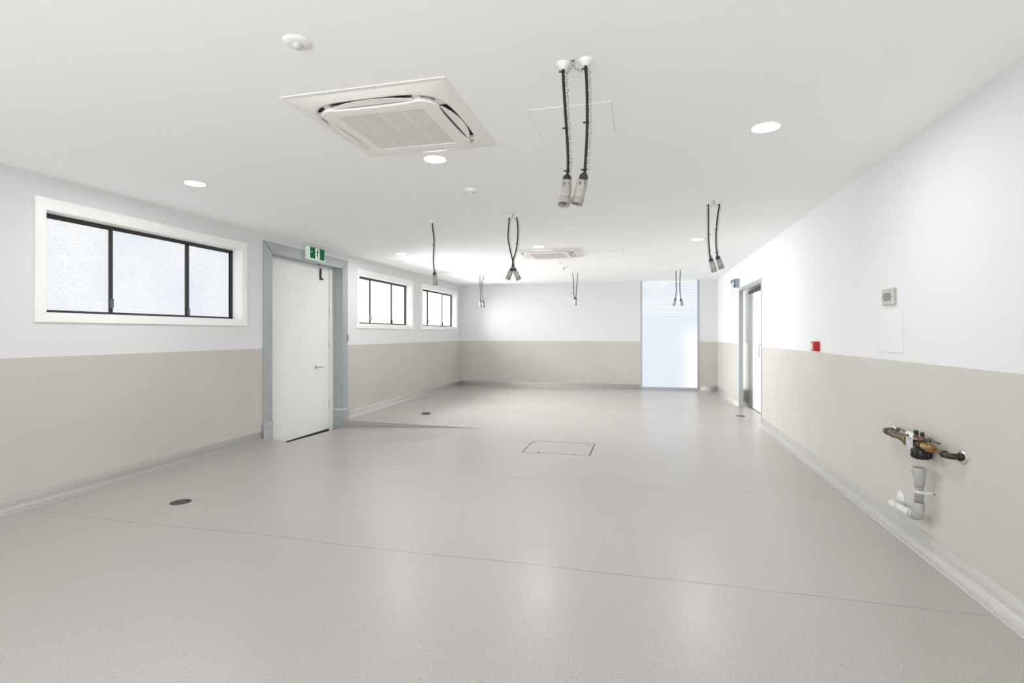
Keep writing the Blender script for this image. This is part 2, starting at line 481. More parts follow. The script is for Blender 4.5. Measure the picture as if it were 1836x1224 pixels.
struct(obj('baseboard_left', merge([cove((XL, YF), (XL, 5.77), (1, 0)), cove((XL, 7.74), (XL, 9.5), (1, 0), -0.026, z1=0.0, more=[((XL, YB), 0.0)])]), M['skirt']),
       'speckled coved vinyl skirting along the window wall')
struct(obj('baseboard_right', merge([cove((XR, YF), (XR, 8.53), (-1, 0)), cove((XR, 10.44), (XR, YB), (-1, 0))]), M['skirt']),
       'speckled coved vinyl skirting along the pipework wall')
struct(obj('baseboard_back', merge([cove((XL, YB), (-0.07, YB), (0, -1)), cove((1.345, YB), (XR, YB), (0, -1))]), M['skirt']),
       'speckled coved vinyl skirting along the far wall')

# ------------------------------------------------------------------ windows
def side_window(n, y0, y1, stiles, pane_mat, label):
    root = struct_root('window_%d' % n, label, (XL, (y0 + y1) / 2, WZ0))
    # architrave, four mitred boards with a rounded inner lip
    w = 0.074
    bm = BM()
    wt = 0.093
    o = [(y0 - w, WZ0 - w), (y1 + w, WZ0 - w), (y1 + w, WZ1 + wt), (y0 - w, WZ1 + wt)]
    i = [(y0, WZ0), (y1, WZ0), (y1, WZ1), (y0, WZ1)]
    t = 0.016
    V = lambda y, z, x: bm.verts.new((x, y, z))
    for k in range(4):
        j = (k + 1) % 4
        a0, a1, b1, b0 = o[k], o[j], i[j], i[k]
        vs = [V(*a0, XL), V(*a1, XL), V(*b1, XL), V(*b0, XL), V(*a0, XL + t), V(*a1, XL + t), V(*b1, XL + t), V(*b0, XL + t)]
        for f in ((0, 1, 5, 4), (4, 5, 6, 7), (6, 2, 3, 7), (3, 2, 1, 0), (0, 4, 7, 3), (1, 2, 6, 5)):
            bm.faces.new([vs[q] for q in f])
    obj('architrave', bm, M['trim'], root)
    # timber reveal lining
    bm = BM()
    e = 0.006
    box(bm, XL - 0.125, XL + 0.010, y0, y1, WZ1 - e, WZ1); box(bm, XL - 0.125, XL + 0.010, y0, y1, WZ0, WZ0 + e)
    box(bm, XL - 0.125, XL + 0.010, y0, y0 + e, WZ0 + e, WZ1 - e); box(bm, XL - 0.125, XL + 0.010, y1 - e, y1, WZ0 + e, WZ1 - e)
    obj('window_sill', bm, M['trim'], root)
    X0, X1 = XL - 0.175, XL - 0.125
    bm = BM(); r = 0.030
    box(bm, X0, X1, y0, y1, WZ1 - e - 0.028, WZ1); box(bm, X0, X1, y0, y1, WZ0, WZ0 + 0.030)
    box(bm, X0, X1, y0, y0 + r, WZ0, WZ1); box(bm, X0, X1, y1 - r, y1, WZ0, WZ1)
    fr = obj('window_frame', bm, M['bronze'], root)
    ys = [y0 + r] + list(stiles) + [y1 - r]
    for k in range(3):
        a, b = ys[k], ys[k + 1]
        sliding = (k == 1)
        xf = XL - 0.130 if sliding else XL - 0.148
        sw = 0.020 if not sliding else 0.030
        rs_ = 0.036 if k == 1 else sw * 0.5
        bm = BM()
        z0, z1 = WZ0 + 0.024, WZ1 - 0.032
        box(bm, xf - 0.018, xf, a - (0.013 if k else 0), a + sw * (0.5 if k else 0.2), z0, z1)
        box(bm, xf - 0.018, xf, b - rs_, b + (0.016 if k < 2 else 0), z0, z1)
        box(bm, xf - 0.018, xf, a, b, z0, z0 + 0.008); box(bm, xf - 0.018, xf, a, b, z1 - 0.010, z1)
        s = obj('sash', bm, M['bronze'], root)
        bm = BM(); box(bm, xf - 0.012, xf - 0.006, a, b, z0, z1)
        obj('pane', bm, pane_mat, s)
        if k < 2:
            bm = BM()
            zz = WZ0 + (0.075 if k == 0 else 0.03)
            box(bm, XL - 0.130, XL - 0.112, b - 0.013, b + 0.013, zz, zz + 0.085, 0.003)
            obj('latch', bm, M['latch'], s)
        if pane_mat is M['pane_far']:
            # daylight driven straight through the patterned glass towards the opposite wall
            L = bpy.data.lights.new('window_daylight', 'AREA'); L.shape = 'RECTANGLE'
            L.size = b - a - 0.06; L.size_y = z1 - z0 - 0.05; L.energy = 40.0 * (b - a); L.spread = math.radians(100); L.color = (0.98, 0.99, 1.0)
            lo_ = bpy.data.objects.new('window_daylight', L); COL.objects.link(lo_)
            lo_.location = (XL - 0.105, (a + b) / 2 + 0.01, (z0 + z1) / 2)
            lo_.rotation_euler = Vector((1, -0.16 if n == 3 else -0.05, -0.19)).to_track_quat('-Z', 'Y').to_euler()
    return root

side_window(1, *WIN[1], (3.892, 4.752), M['pane_near'], 'nearest wide window of obscure glass left of the tall door')
side_window(2, *WIN[2], (8.748, 9.59), M['pane_far'], 'bright wide window just beyond the tall door')
side_window(3, *WIN[3], (11.41, 12.32), M['pane_far'], 'bright wide window nearest the far corner')

# glazed full height panel in the far wall
root = struct_root('window_4', 'full height frosted glass panel in a slim grey aluminium frame in the far wall', (sum(PANEL) / 2, YB, 0))
bm = BM(); fw = 0.042
box(bm, PANEL[0], PANEL[0] + fw, YB - 0.006, YB + 0.09, 0.0, HC); box(bm, PANEL[1] - fw, PANEL[1], YB - 0.006, YB + 0.09, 0.0, HC)
box(bm, PANEL[0] + fw, PANEL[1] - fw, YB - 0.006, YB + 0.09, 0.0, 0.065)
obj('window_frame', bm, M['alu'], root)
bm = BM(); box(bm, PANEL[0] + fw, PANEL[1] - fw, YB + 0.030, YB + 0.040, 0.065, 1.842)
part_label(obj('pane', bm, M['pane_back'], root), 'plain frosted lower pane')
bm = BM(); box(bm, PANEL[0] + fw, PANEL[1] - fw, YB + 0.030, YB + 0.040, 1.842, HC)
part_label(obj('pane', bm, M['pane_lines'], root), 'upper pane with fine horizontal stripes')

# added glowing doors behind the viewpoint, unseen fill light for the near half
root = struct_root('window_5', 'added glowing fill panel shaped as glazed doors behind the viewpoint', (-1.5, YF, 0))
bm = BM()
for x in (-3.9, -2.72, -1.53, -0.33, 0.85): box(bm, x, x + 0.05, YF - 0.1, YF - 0.04, 0, 2.45)
box(bm, -3.9, 0.9, YF - 0.1, YF - 0.04, 0, 0.08); box(bm, -3.9, 0.9, YF - 0.1, YF - 0.04, 2.39, 2.45)
obj('window_frame', bm, M['alu'], root)
bm = BM(); box(bm, -3.85, 0.85, YF - 0.075, YF - 0.065, 0.08, 2.39); obj('pane', bm, M['pane_fill'], root)

# ------------------------------------------------------------------ left door (tall, recessed, galvanised frame)
root = struct_root('door_1', 'tall white door recessed in a wide galvanised steel frame under the exit sign', (XL, sum(DOOR_L) / 2, 0))
a, b = DOOR_L; zt = 2.437; fo = 0.158; t = 0.014
def jamb(y_in, y_out, z0, top_out, top_in, x_back):
    bm = BM()
    pts = [(y_out, z0), (y_in, z0), (y_in, top_in), (y_out, top_out)]
    f = [bm.verts.new((XL + t, y, z)) for y, z in pts]; k = [bm.verts.new((XL, y, z)) for y, z in pts]
    bm.faces.new(f); bm.faces.new(list(reversed(k)))
    for q in range(4):
        r = (q + 1) % 4; bm.faces.new((f[q], f[r], k[r], k[q]))
    s = 1 if y_in > y_out else -1
    box(bm, XL - x_back, XL + t, min(y_in - s * 0.001, y_in + s * 0.004), max(y_in - s * 0.001, y_in + s * 0.004), z0 - 0.05, top_in)
    return bm
part_label(obj('door_frame', jamb(a, a - fo, -0.005, zt + fo - 0.018, zt, 0.165), M['galv'], root), 'near jamb of the steel frame')
part_label(obj('door_frame', jamb(b, b + 0.150, -0.13, zt + fo - 0.018, zt, 0.165), M['galv'], root), 'far jamb of the steel frame')
bm = BM()
g = 0.0025
pts = [(a + g, zt), (b - g, zt), (b + 0.150, zt + fo - 0.018 - g), (b + 0.150, zt + fo - 0.018), (a - fo, zt + fo - 0.018), (a - fo + g, zt + fo - 0.018 - g)]
pts = [(a + g, zt), (b - g, zt), (b + 0.150 - g, zt + fo - 0.018), (a - fo + g, zt + fo - 0.018)]
f = [bm.verts.new((XL + t, y, z)) for y, z in pts]; k = [bm.verts.new((XL, y, z)) for y, z in pts]
bm.faces.new(f); bm.faces.new(list(reversed(k)))
for q in range(4):
    r = (q + 1) % 4; bm.faces.new((f[q], f[r], k[r], k[q]))
box(bm, XL - 0.165, XL + t, a, b, zt - 0.004, zt + 0.001)
part_label(obj('door_frame', bm, M['galv'], root), 'mitred head of the steel frame')
bm = BM()   # the dark mitre joints
for (y0_, y1_) in ((a, a - fo), (b, b + 0.150)):
    tube(bm, [(XL + t + 0.0005, y0_, zt), (XL + t + 0.0005, y1_, zt + fo - 0.018)], 0.0022, 6)
obj('mitre_joint', bm, M['mark'], root)
# steel shoes at the foot of the jambs
bm = BM(); box(bm, XL + t, XL + t + 0.012, a - fo - 0.010, a + 0.004, 0.0, 0.175); box(bm, XL + t, XL + t + 0.022, a - fo - 0.016, a + 0.004, 0.175, 0.228, 0.003)
part_label(obj('jamb_shoe', bm, M['galv2'], root), 'lipped steel shoe round the near jamb')
bm = BM(); box(bm, XL + t, XL + t + 0.006, b - 0.004, b + 0.152, -0.03, 0.135); box(bm, XL - 0.165, XL + t + 0.006, b - 0.008, b, -0.13, 0.135)
sh_ = part_label(obj('jamb_shoe', bm, M['galv'], root), 'steel shoe round the far jamb')
bm = BM(); box(bm, XL - 0.165, XL + t + 0.010, b - 0.014, b + 0.152, 0.132, 0.158, 0.002)
part_label(obj('shoe_band', bm, M['galvlight'], sh_), 'pale band on top of the far shoe')
# strike plate on the far jamb edge
bm = BM(); box(bm, XL + t, XL + t + 0.018, b + 0.128, b + 0.152, 1.25, 1.36, 0.002)
obj('strike_plate', bm, M['galv'], root)
# leaf and its white meeting stile
XF = XL - 0.165
bm = BM(); box(bm, XF - 0.045, XF, a - 0.12, 7.485, -0.152, 2.432, 0.002)
leaf = obj('door_leaf', bm, M['door'], root)
bm = BM(); box(bm, XF - 0.045, XF + 0.012, 7.497, b, -0.185, 2.432, 0.002)
part_label(obj('door_stop', bm, M['door'], root), 'white stop post beside the leaf')
bm = BM(); box(bm, XF - 0.040, XF - 0.004, a - 0.12, 7.49, -0.26, -0.146)
obj('bottom_seal', bm, M['black'], root)  # black filler painting in the dark gap under the leaf
for zz in (0.2, 1.15, 1.7):
    bm = BM(); tube(bm, [(XF + 0.002, 7.491, zz), (XF + 0.002, 7.491, zz + 0.09)], 0.006, 10)
    obj('hinge', bm, M['satin'], root)
hp = plane(566, 658, 0, XF)
bm = BM()
lathe(bm, [(0.0, 0.0), (0.026, 0.0), (0.026, 0.008), (0.022, 0.010), (0.0, 0.010)], (XF, hp.y, hp.z), (1, 0, 0), 24, caps=False)
hr = obj('door_handle', bm, M['chrome'], root)
bm = BM()
tube(bm, [(XF + 0.008, hp.y, hp.z), (XF + 0.045, hp.y, hp.z), (XF + 0.055, hp.y + 0.012, hp.z), (XF + 0.058, hp.y + 0.10, hp.z - 0.004)], [0.010, 0.010, 0.009, 0.008], 12)
obj('lever', bm, M['chrome'], hr)
kp = plane(574, 481, 0, XF); kq = plane(574, 500, 0, XF)
bm = BM(); box(bm, XF, XF + 0.022, kp.y - 0.016, kp.y + 0.010, kq.z - 0.005, kp.z, 0.003); box(bm, XF, XF + 0.03, kp.y - 0.016, kp.y + 0.045, kq.z - 0.012, kq.z + 0.012, 0.003)
obj('flush_bolt', bm, M['darkfit'], root)
bm = BM(); sp = plane(572, 473, 2, zt); box(bm, sp.x - 0.012, sp.x + 0.012, sp.y - 0.03, sp.y + 0.03, zt - 0.010, zt)
obj('bolt_keeper', bm, M['darkfit'], root)

# outside of the door recess: side cheeks and back so that no gap is open
struct(obj('trim_1', (lambda bm: (box(bm, XL - 0.36, XL - 0.34, 5.7, 7.8, -0.32, 2.6), bm)[1])(BM()), M['door']), 'panel closing the recess behind the tall door')

# ------------------------------------------------------------------ right door (opening, shallow lobby, sliding leaf)
root = struct_root('door_2', 'white sliding door with a pull handle behind the grey framed opening in the right wall', (XR, sum(DOOR_R) / 2, 0))
a, b = DOOR_R; zo = 2.165
bm = BM(); box(bm, XR - 0.010, XR + 0.062, b - 0.006, b + 0.03, 0.0, 2.215); part_label(obj('door_frame', bm, M['galv'], root), 'far jamb')
bm = BM(); box(bm, XR - 0.010, XR + 0.062, a - 0.03, a + 0.006, 0.0, 2.215); part_label(obj('door_frame', bm, M['offnear'] if 'offnear' in M else M['galv2'], root), 'near jamb')
bm = BM(); box(bm, XR - 0.010, XR + 0.062, a + 0.006, b - 0.006, zo, 2.215); part_label(obj('door_frame', bm, M['galv'], root), 'frame head')
XS = 1.955
bm = BM(); box(bm, XS, XS + 0.040, 9.32, 10.83, 0.012, 2.122, 0.002); leaf = obj('door_leaf', bm, M['door'], root)
bm = BM(); box(bm, XS + 0.005, XS + 0.03, 9.0, 10.86, 2.128, 2.185); tr = obj('sliding_track', bm, M['black'], root)
for yy in (9.86, 9.98, 10.12):
    bm = BM(); lathe(bm, [(0.016, 0), (0.016, 0.012), (0.006, 0.014)], (XS + 0.004, yy, 2.155), (-1, 0, 0), 16); obj('roller', bm, M['zinc'], tr)
bm = BM(); box(bm, XS + 0.004, XS + 0.034, 10.832, 10.850, 0.012, 2.185); obj('edge_shade', bm, M['black'], root)  # black strip painted in for the shadowed gap at the leaf edge
bm = BM(); box(bm, XS + 0.005, XS + 0.035, 9.32, 10.83, 0.0015, 0.012); obj('bottom_seal', bm, M['black'], root)
hq = plane(1361, 628, 0, XS - 0.045)
bm = BM()
tube(bm, [(XS, hq.y, hq.z + 0.105), (XS - 0.035, hq.y, hq.z + 0.105), (XS - 0.048, hq.y, hq.z + 0.085), (XS - 0.048, hq.y, hq.z - 0.085), (XS - 0.035, hq.y, hq.z - 0.105), (XS, hq.y, hq.z - 0.105)], 0.010, 12)
obj('pull_handle', bm, M['galv2'], leaf)
bm = BM(); box(bm, XS - 0.003, XS, hq.y - 0.06, hq.y - 0.02, hq.z - 0.14, hq.z + 0.14); obj('handle_plate', bm, M['satin'], leaf)
# the lobby beyond the opening
bm = wall_slab('x', 2.005, 2.08, 8.1, 12.1, -0.1, HC, []); struct(obj('wall_lobby', bm, M['wall']), 'wall of the shallow lobby behind the right door opening')
bm = BM(); box(bm, XR + 0.06, 2.005, 8.05, 8.15, -0.1, HC); struct(obj('wall_lobby_near', bm, M['wall']), 'near cheek of the lobby behind the right door')
bm = BM(); box(bm, XR + 0.06, 2.005, 12.05, 12.15, -0.1, HC); struct(obj('wall_lobby_far', bm, M['wall']), 'far cheek of the lobby behind the right door')

# ------------------------------------------------------------------ ceiling cassettes
def superell(a, n, m=96):
    out = []
    for k in range(m):
        t = 2 * math.pi * k / m; c, s = math.cos(t), math.sin(t)
        out.append((a * abs(c) ** (2 / n) * (1 if c >= 0 else -1), a * abs(s) ** (2 / n) * (1 if s >= 0 else -1)))
    return out
def roundsq(h, r, m=96):
    """rounded square sampled by angle so that it pairs with superell / square outlines"""
    out = []
    for k in range(m):
        t = 2 * math.pi * k / m; c, s = math.cos(t), math.sin(t)
        lo, hi = 0, h * 2
        for _ in range(30):
            q = (lo + hi) / 2; x, y = abs(q * c), abs(q * s)
            dx, dy = max(x - (h - r), 0), max(y - (h - r), 0)
            inside = x <= h and y <= h and (dx * dx + dy * dy <= r * r)
            lo, hi = (q, hi) if inside else (lo, q)
        out.append((lo * c, lo * s))
    return out
def by_angle(pts, m=96):
    return pts
def superell_ang(a, n, m=96):
    out = []
    for k in range(m):
        t = 2 * math.pi * k / m; c, s = math.cos(t), math.sin(t)
        q = a / ((abs(c) ** n + abs(s) ** n) ** (1 / n)); out.append((q * c, q * s))
    return out
def shift(pts, cx, cy, ky=1.0): return [(x + cx, y * ky + cy) for x, y in pts]

def cassette(cx, cy, label):
    root = thing('ceiling_air_conditioner', label, 'air conditioner', (cx, cy, HC), 'ceiling cassette air conditioners')
    m = 96
    outer = roundsq(0.485, 0.004, m); op = superell_ang(0.422, 4.2, m); op2 = superell_ang(0.408, 4.2, m)
    # outer plate: flat ceiling trim board stepping to the facia
    bm = BM()
    prism(bm, shift(outer, cx, cy, 1.03), HC - 0.005, HC, hole=shift(superell_ang(0.44, 4.2, m), cx, cy))
    pl_ = obj('mounting_board', bm, M['offwhite'], root)
    bm = BM()
    rings = []
    for pts, z in ((roundsq(0.472, 0.01, m), HC - 0.005), (roundsq(0.464, 0.012, m), HC - 0.008), (superell_ang(0.436, 4.2, m), HC - 0.028), (op, HC - 0.030), (op2, HC - 0.024), (op2, HC - 0.004)):
        rings.append([bm.verts.new((x + cx, y + cy, z)) for x, y in pts])
    for i in range(len(rings) - 1):
        for k in range(m):
            f_ = bm.faces.new((rings[i][k], rings[i][(k + 1) % m], rings[i + 1][(k + 1) % m], rings[i + 1][k])); f_.smooth = True
    obj('facia_ring', bm, M['offwhite'], root)
    bm = BM(); prism(bm, shift(superell_ang(0.415, 4.2, m), cx, cy), HC - 0.006, HC - 0.003); obj('air_cavity', bm, M['cavity'], root)
    # body
    def dent(pts, d=0.020):
        out = []
        for x, y in pts:
            if abs(x) > abs(y): x -= math.copysign(d * max(0, 1 - (abs(y) / 0.27) ** 4), x)
            else: y -= math.copysign(d * max(0, 1 - (abs(x) / 0.27) ** 4), y)
            out.append((x, y))
        return out
    bm = BM(); rings = []
    for pts, z in ((dent(roundsq(0.350, 0.10, m)), HC - 0.006), (dent(roundsq(0.362, 0.105, m)), HC - 0.032), (dent(roundsq(0.363, 0.105, m)), HC - 0.038), (dent(roundsq(0.357, 0.10, m)), HC - 0.044), (roundsq(0.318, 0.03, m), HC - 0.0455), (roundsq(0.316, 0.03, m), HC - 0.0435), (roundsq(0.3135, 0.03, m), HC - 0.0455), (roundsq(0.270, 0.005, m), HC - 0.046), (roundsq(0.268, 0.005, m), HC - 0.040)):
        rings.append([bm.verts.new((x + cx, y + cy, z)) for x, y in pts])
    for i in range(len(rings) - 1):
        for k in range(m):
            f_ = bm.faces.new((rings[i][k], rings[i][(k + 1) % m], rings[i + 1][(k + 1) % m], rings[i + 1][k])); f_.smooth = i < 3
    obj('facia_panel', bm, M['offwhite'], root)
    bm = BM()
    box(bm, cx - 0.268, cx + 0.268, cy - 0.268, cy + 0.268, HC - 0.037, HC - 0.034)
    k = 0; y = cy - 0.262
    while y < cy + 0.262:
        box(bm, cx - 0.268, cx + 0.268, y, y + 0.0058, HC - 0.044, HC - 0.036); y += 0.0105
    gr = obj('intake_grille', bm, M['grille'], root)
    bm = BM()
    for x in (-0.268, -0.134, 0.0, 0.134, 0.268): box(bm, cx + x - 0.0045, cx + x + 0.0045, cy - 0.268, cy + 0.268, HC - 0.0455, HC - 0.036)
    obj('grille_rib', bm, M['offwhite'], gr)
    # four lens shaped louvres
    for q in range(4):
        bm = BM(); rows = []
        ca, sa = math.cos(q * math.pi / 2), math.sin(q * math.pi / 2)
        for i in range(25):
            s = -1 + 2 * i / 24
            yy = s * 0.245
            inn, out = 0.358, 0.362 + 0.046 * (1 - abs(s) ** 2.4)
            row = []
            for (xx, zz) in ((inn, HC - 0.034), (out, HC - 0.030), (out, HC - 0.027), (inn, HC - 0.031)):
                row.append(bm.verts.new((cx + xx * ca - yy * sa, cy + xx * sa + yy * ca, zz)))
            rows.append(row)
        for i in range(24):
            for j in range(4):
                bm.faces.new((rows[i][j], rows[i][(j + 1) % 4], rows[i + 1][(j + 1) % 4], rows[i + 1][j]))
        bm.faces.new(rows[0]); bm.faces.new(rows[-1])
        obj('louvre', bm, M['offwhite'], root)
        # pale bridge pieces closing the slot between louvre and corner
        for s in (-1, 1):
            bm = BM()
            yy = s * 0.272; x0, x1 = 0.345, 0.415
            pts = [(x0, yy - 0.022), (x1, yy - 0.018), (x1 - 0.004, yy + 0.018), (x0, yy + 0.022)]
            lo = [bm.verts.new((cx + px * ca - py * sa, cy + px * sa + py * ca, HC - 0.026)) for px, py in pts]
            hi = [bm.verts.new((cx + px * ca - py * sa, cy + px * sa + py * ca, HC - 0.010)) for px, py in pts]
            bm.faces.new(lo); bm.faces.new(list(reversed(hi)))
            for j in range(4): bm.faces.new((lo[j], lo[(j + 1) % 4], hi[(j + 1) % 4], hi[j]))
            obj('slot_bridge', bm, M['grille'], root)
    return root
cassette(-1.456, 2.985, 'large near square ceiling cassette air conditioner with four curved louvres')
cassette(-1.475, 8.39, 'distant ceiling cassette air conditioner seen flat near the far end of the room')

# ------------------------------------------------------------------ downlights
def downlight(x, y, label):
    root = thing('recessed_downlight', label, 'ceiling light', (x, y, HC), 'round recessed downlights in the ceiling')
    bm = BM(); lathe(bm, [(0.094, 0.0), (0.093, -0.003), (0.086, -0.005), (0.078, -0.003), (0.076, 0.0)], (x, y, HC), (0, 0, 1), 40, caps=False)
    obj('trim_ring', bm, M['white'], root)
    bm = BM(); lathe(bm, [(0.0, -0.0015), (0.076, -0.0015), (0.077, -0.0003)], (x, y, HC), (0, 0, 1), 40, caps=False)
    obj('diffuser', bm, M['lamp'], root)
for x, y, l in ((-3.765, 3.74, 'lit round downlight above the near obscure glass window'),
                (-1.503, 3.65, 'lit round downlight just behind the near air conditioner'),
                (0.750, 3.592, 'large lit round downlight alone on the right part of the ceiling'),
                (-3.819, 7.854, 'small distant lit downlight above the window beyond the tall door'),
                (-1.520, 7.70, 'small lit downlight touching the near edge of the distant air conditioner'),
                (0.724, 7.634, 'small distant lit downlight left of the hanging sockets by the right wall')):
    downlight(x, y, l)
for x in (-3.77, -1.5):
    downlight(x, -0.45, 'lit round downlight behind the viewpoint')
for o in [o for o in COL.objects if o.get('label') == 'lit round downlight behind the viewpoint']: o['group'] = 'downlights behind the viewpoint'

# ------------------------------------------------------------------ ceiling sensors
p = plane(533, 75, 2, HC)
root = thing('occupancy_sensor', 'white round motion sensor on the ceiling, near the top left', 'sensor', p)
bm = BM(); lathe(bm, [(0.0, -0.014), (0.034, -0.014), (0.050, -0.010), (0.060, -0.003), (0.061, 0.0)], p, (0, 0, 1), 48, caps=False); obj('base', bm, M['white'], root)
bm = BM(); lathe(bm, [(0.0, -0.034), (0.010, -0.033), (0.019, -0.028), (0.024, -0.020), (0.025, -0.013)], p, (0, 0, 1), 32, caps=False); obj('lens', bm, M['signgrey'], root)

p = plane(843.5, 339, 2, HC)
root = thing('smoke_detector', 'white smoke detector with dark vents on the ceiling behind the near air conditioner', 'smoke detector', p)
bm = BM(); lathe(bm, [(0.046, -0.014), (0.050, -0.010), (0.052, 0.0)], p, (0, 0, 1), 40, caps=False); obj('base', bm, M['white'], root)
bm = BM(); lathe(bm, [(0.0, -0.046), (0.020, -0.046), (0.034, -0.040), (0.036, -0.036), (0.037, -0.028), (0.041, -0.024), (0.046, -0.014), (0.0, -0.013)], p, (0, 0, 1), 40, caps=False); obj('housing', bm, M['white'], root)
bm = BM()
for k in range(10):
    t_ = 2 * math.pi * k / 10; c, s = math.cos(t_), math.sin(t_)
    q = Vector((p.x + 0.0365 * c, p.y + 0.0365 * s, p.z - 0.033))
    tube(bm, [q + Vector((-s, c, 0)) * -0.005, q + Vector((-s, c, 0)) * 0.005], 0.0035, 8)
obj('vent_slot', bm, M['black'], root)

p = plane(1003, 471.5, 2, HC)
o = None; bm = BM(); lathe(bm, [(0.0, -0.018), (0.030, -0.018), (0.042, -0.010), (0.045, 0.0)], p, (0, 0, 1), 32, caps=False)
o = obj('ceiling_sensor', bm, M['white'], None); o['label'] = 'tiny pale disc sensor on the ceiling just behind the distant air conditioner'; o['category'] = 'sensor'
p = plane(1010.5, 478, 2, HC)
root = thing('smoke_detector', 'small distant smoke detector with a dark tip near the far hanging sockets', 'smoke detector', p)
bm = BM(); lathe(bm, [(0.030, -0.030), (0.044, -0.016), (0.050, 0.0)], p, (0, 0, 1), 32, caps=False); obj('base', bm, M['white'], root)
bm = BM(); lathe(bm, [(0.0, -0.048), (0.020, -0.046), (0.027, -0.032), (0.0, -0.029)], p, (0, 0, 1), 32, caps=False); obj('vent', bm, M['pinface'], root)

# ------------------------------------------------------------------ ceiling access panels
def ceiling_panel(x0, x1, y0, y1, label):
    root = thing('ceiling_access_panel', label, 'access panel', ((x0 + x1) / 2, (y0 + y1) / 2, HC))
    bm = BM(); box(bm, x0, x1, y0, y1, HC - 0.0022, HC); obj('surround', bm, M['crack'], root)
    bm = BM(); e = 0.0035; box(bm, x0 + e, x1 - e, y0 + e, y1 - e, HC - 0.0040, HC - 0.0022); obj('panel', bm, M['ceiling'], root)
ceiling_panel(-0.650, -0.172, 2.975, 3.46, 'faint square access panel in the ceiling beside the near hanging sockets')
ceiling_panel(-0.735, -0.31, 8.40, 8.86, 'faint square access panel in the ceiling right of the distant air conditioner')

# ------------------------------------------------------------------ pendant socket outlets
def smooth_path(pts, n=8):
    """Catmull-Rom through pts"""
    P = [pts[0]] + list(pts) + [pts[-1]]; out = []
    for i in range(1, len(P) - 2):
        for k in range(n):
            t = k / n; a, b, c, d = P[i - 1], P[i], P[i + 1], P[i + 2]
            out.append(0.5 * ((2 * b) + (c - a) * t + (2 * a - 5 * b + 4 * c - d) * t * t + (3 * b - a - 3 * c + d) * t ** 3))
    out.append(P[-2]); return out

def resample(pts, step):
    out = [pts[0].copy()]; acc = 0
    for i in range(len(pts) - 1):
        a, b = pts[i], pts[i + 1]; L = (b - a).length
        while acc + L >= step and L > 1e-9:
            a = a + (b - a) * ((step - acc) / L); out.append(a.copy()); L = (b - a).length; acc = 0
        acc += L
    return out

def chain_links(bm, pts, ll=0.022, wire=0.0013, seg=6):
    s = resample(pts, ll * 0.74)
    for i in range(len(s) - 1):
        a, b = s[i], s[i + 1]; d = (b - a).normalized(); u, v = frame_of(d)
        w = u if i % 2 == 0 else v
        c = (a + b) / 2; hl = ll / 2; hw = ll * 0.26
        ring = []
        for k in range(10):
            t = 2 * math.pi * k / 10
            ring.append(c + d * hl * math.cos(t) + w * hw * math.sin(t))
        tube(bm, ring, wire, seg, closed=True)

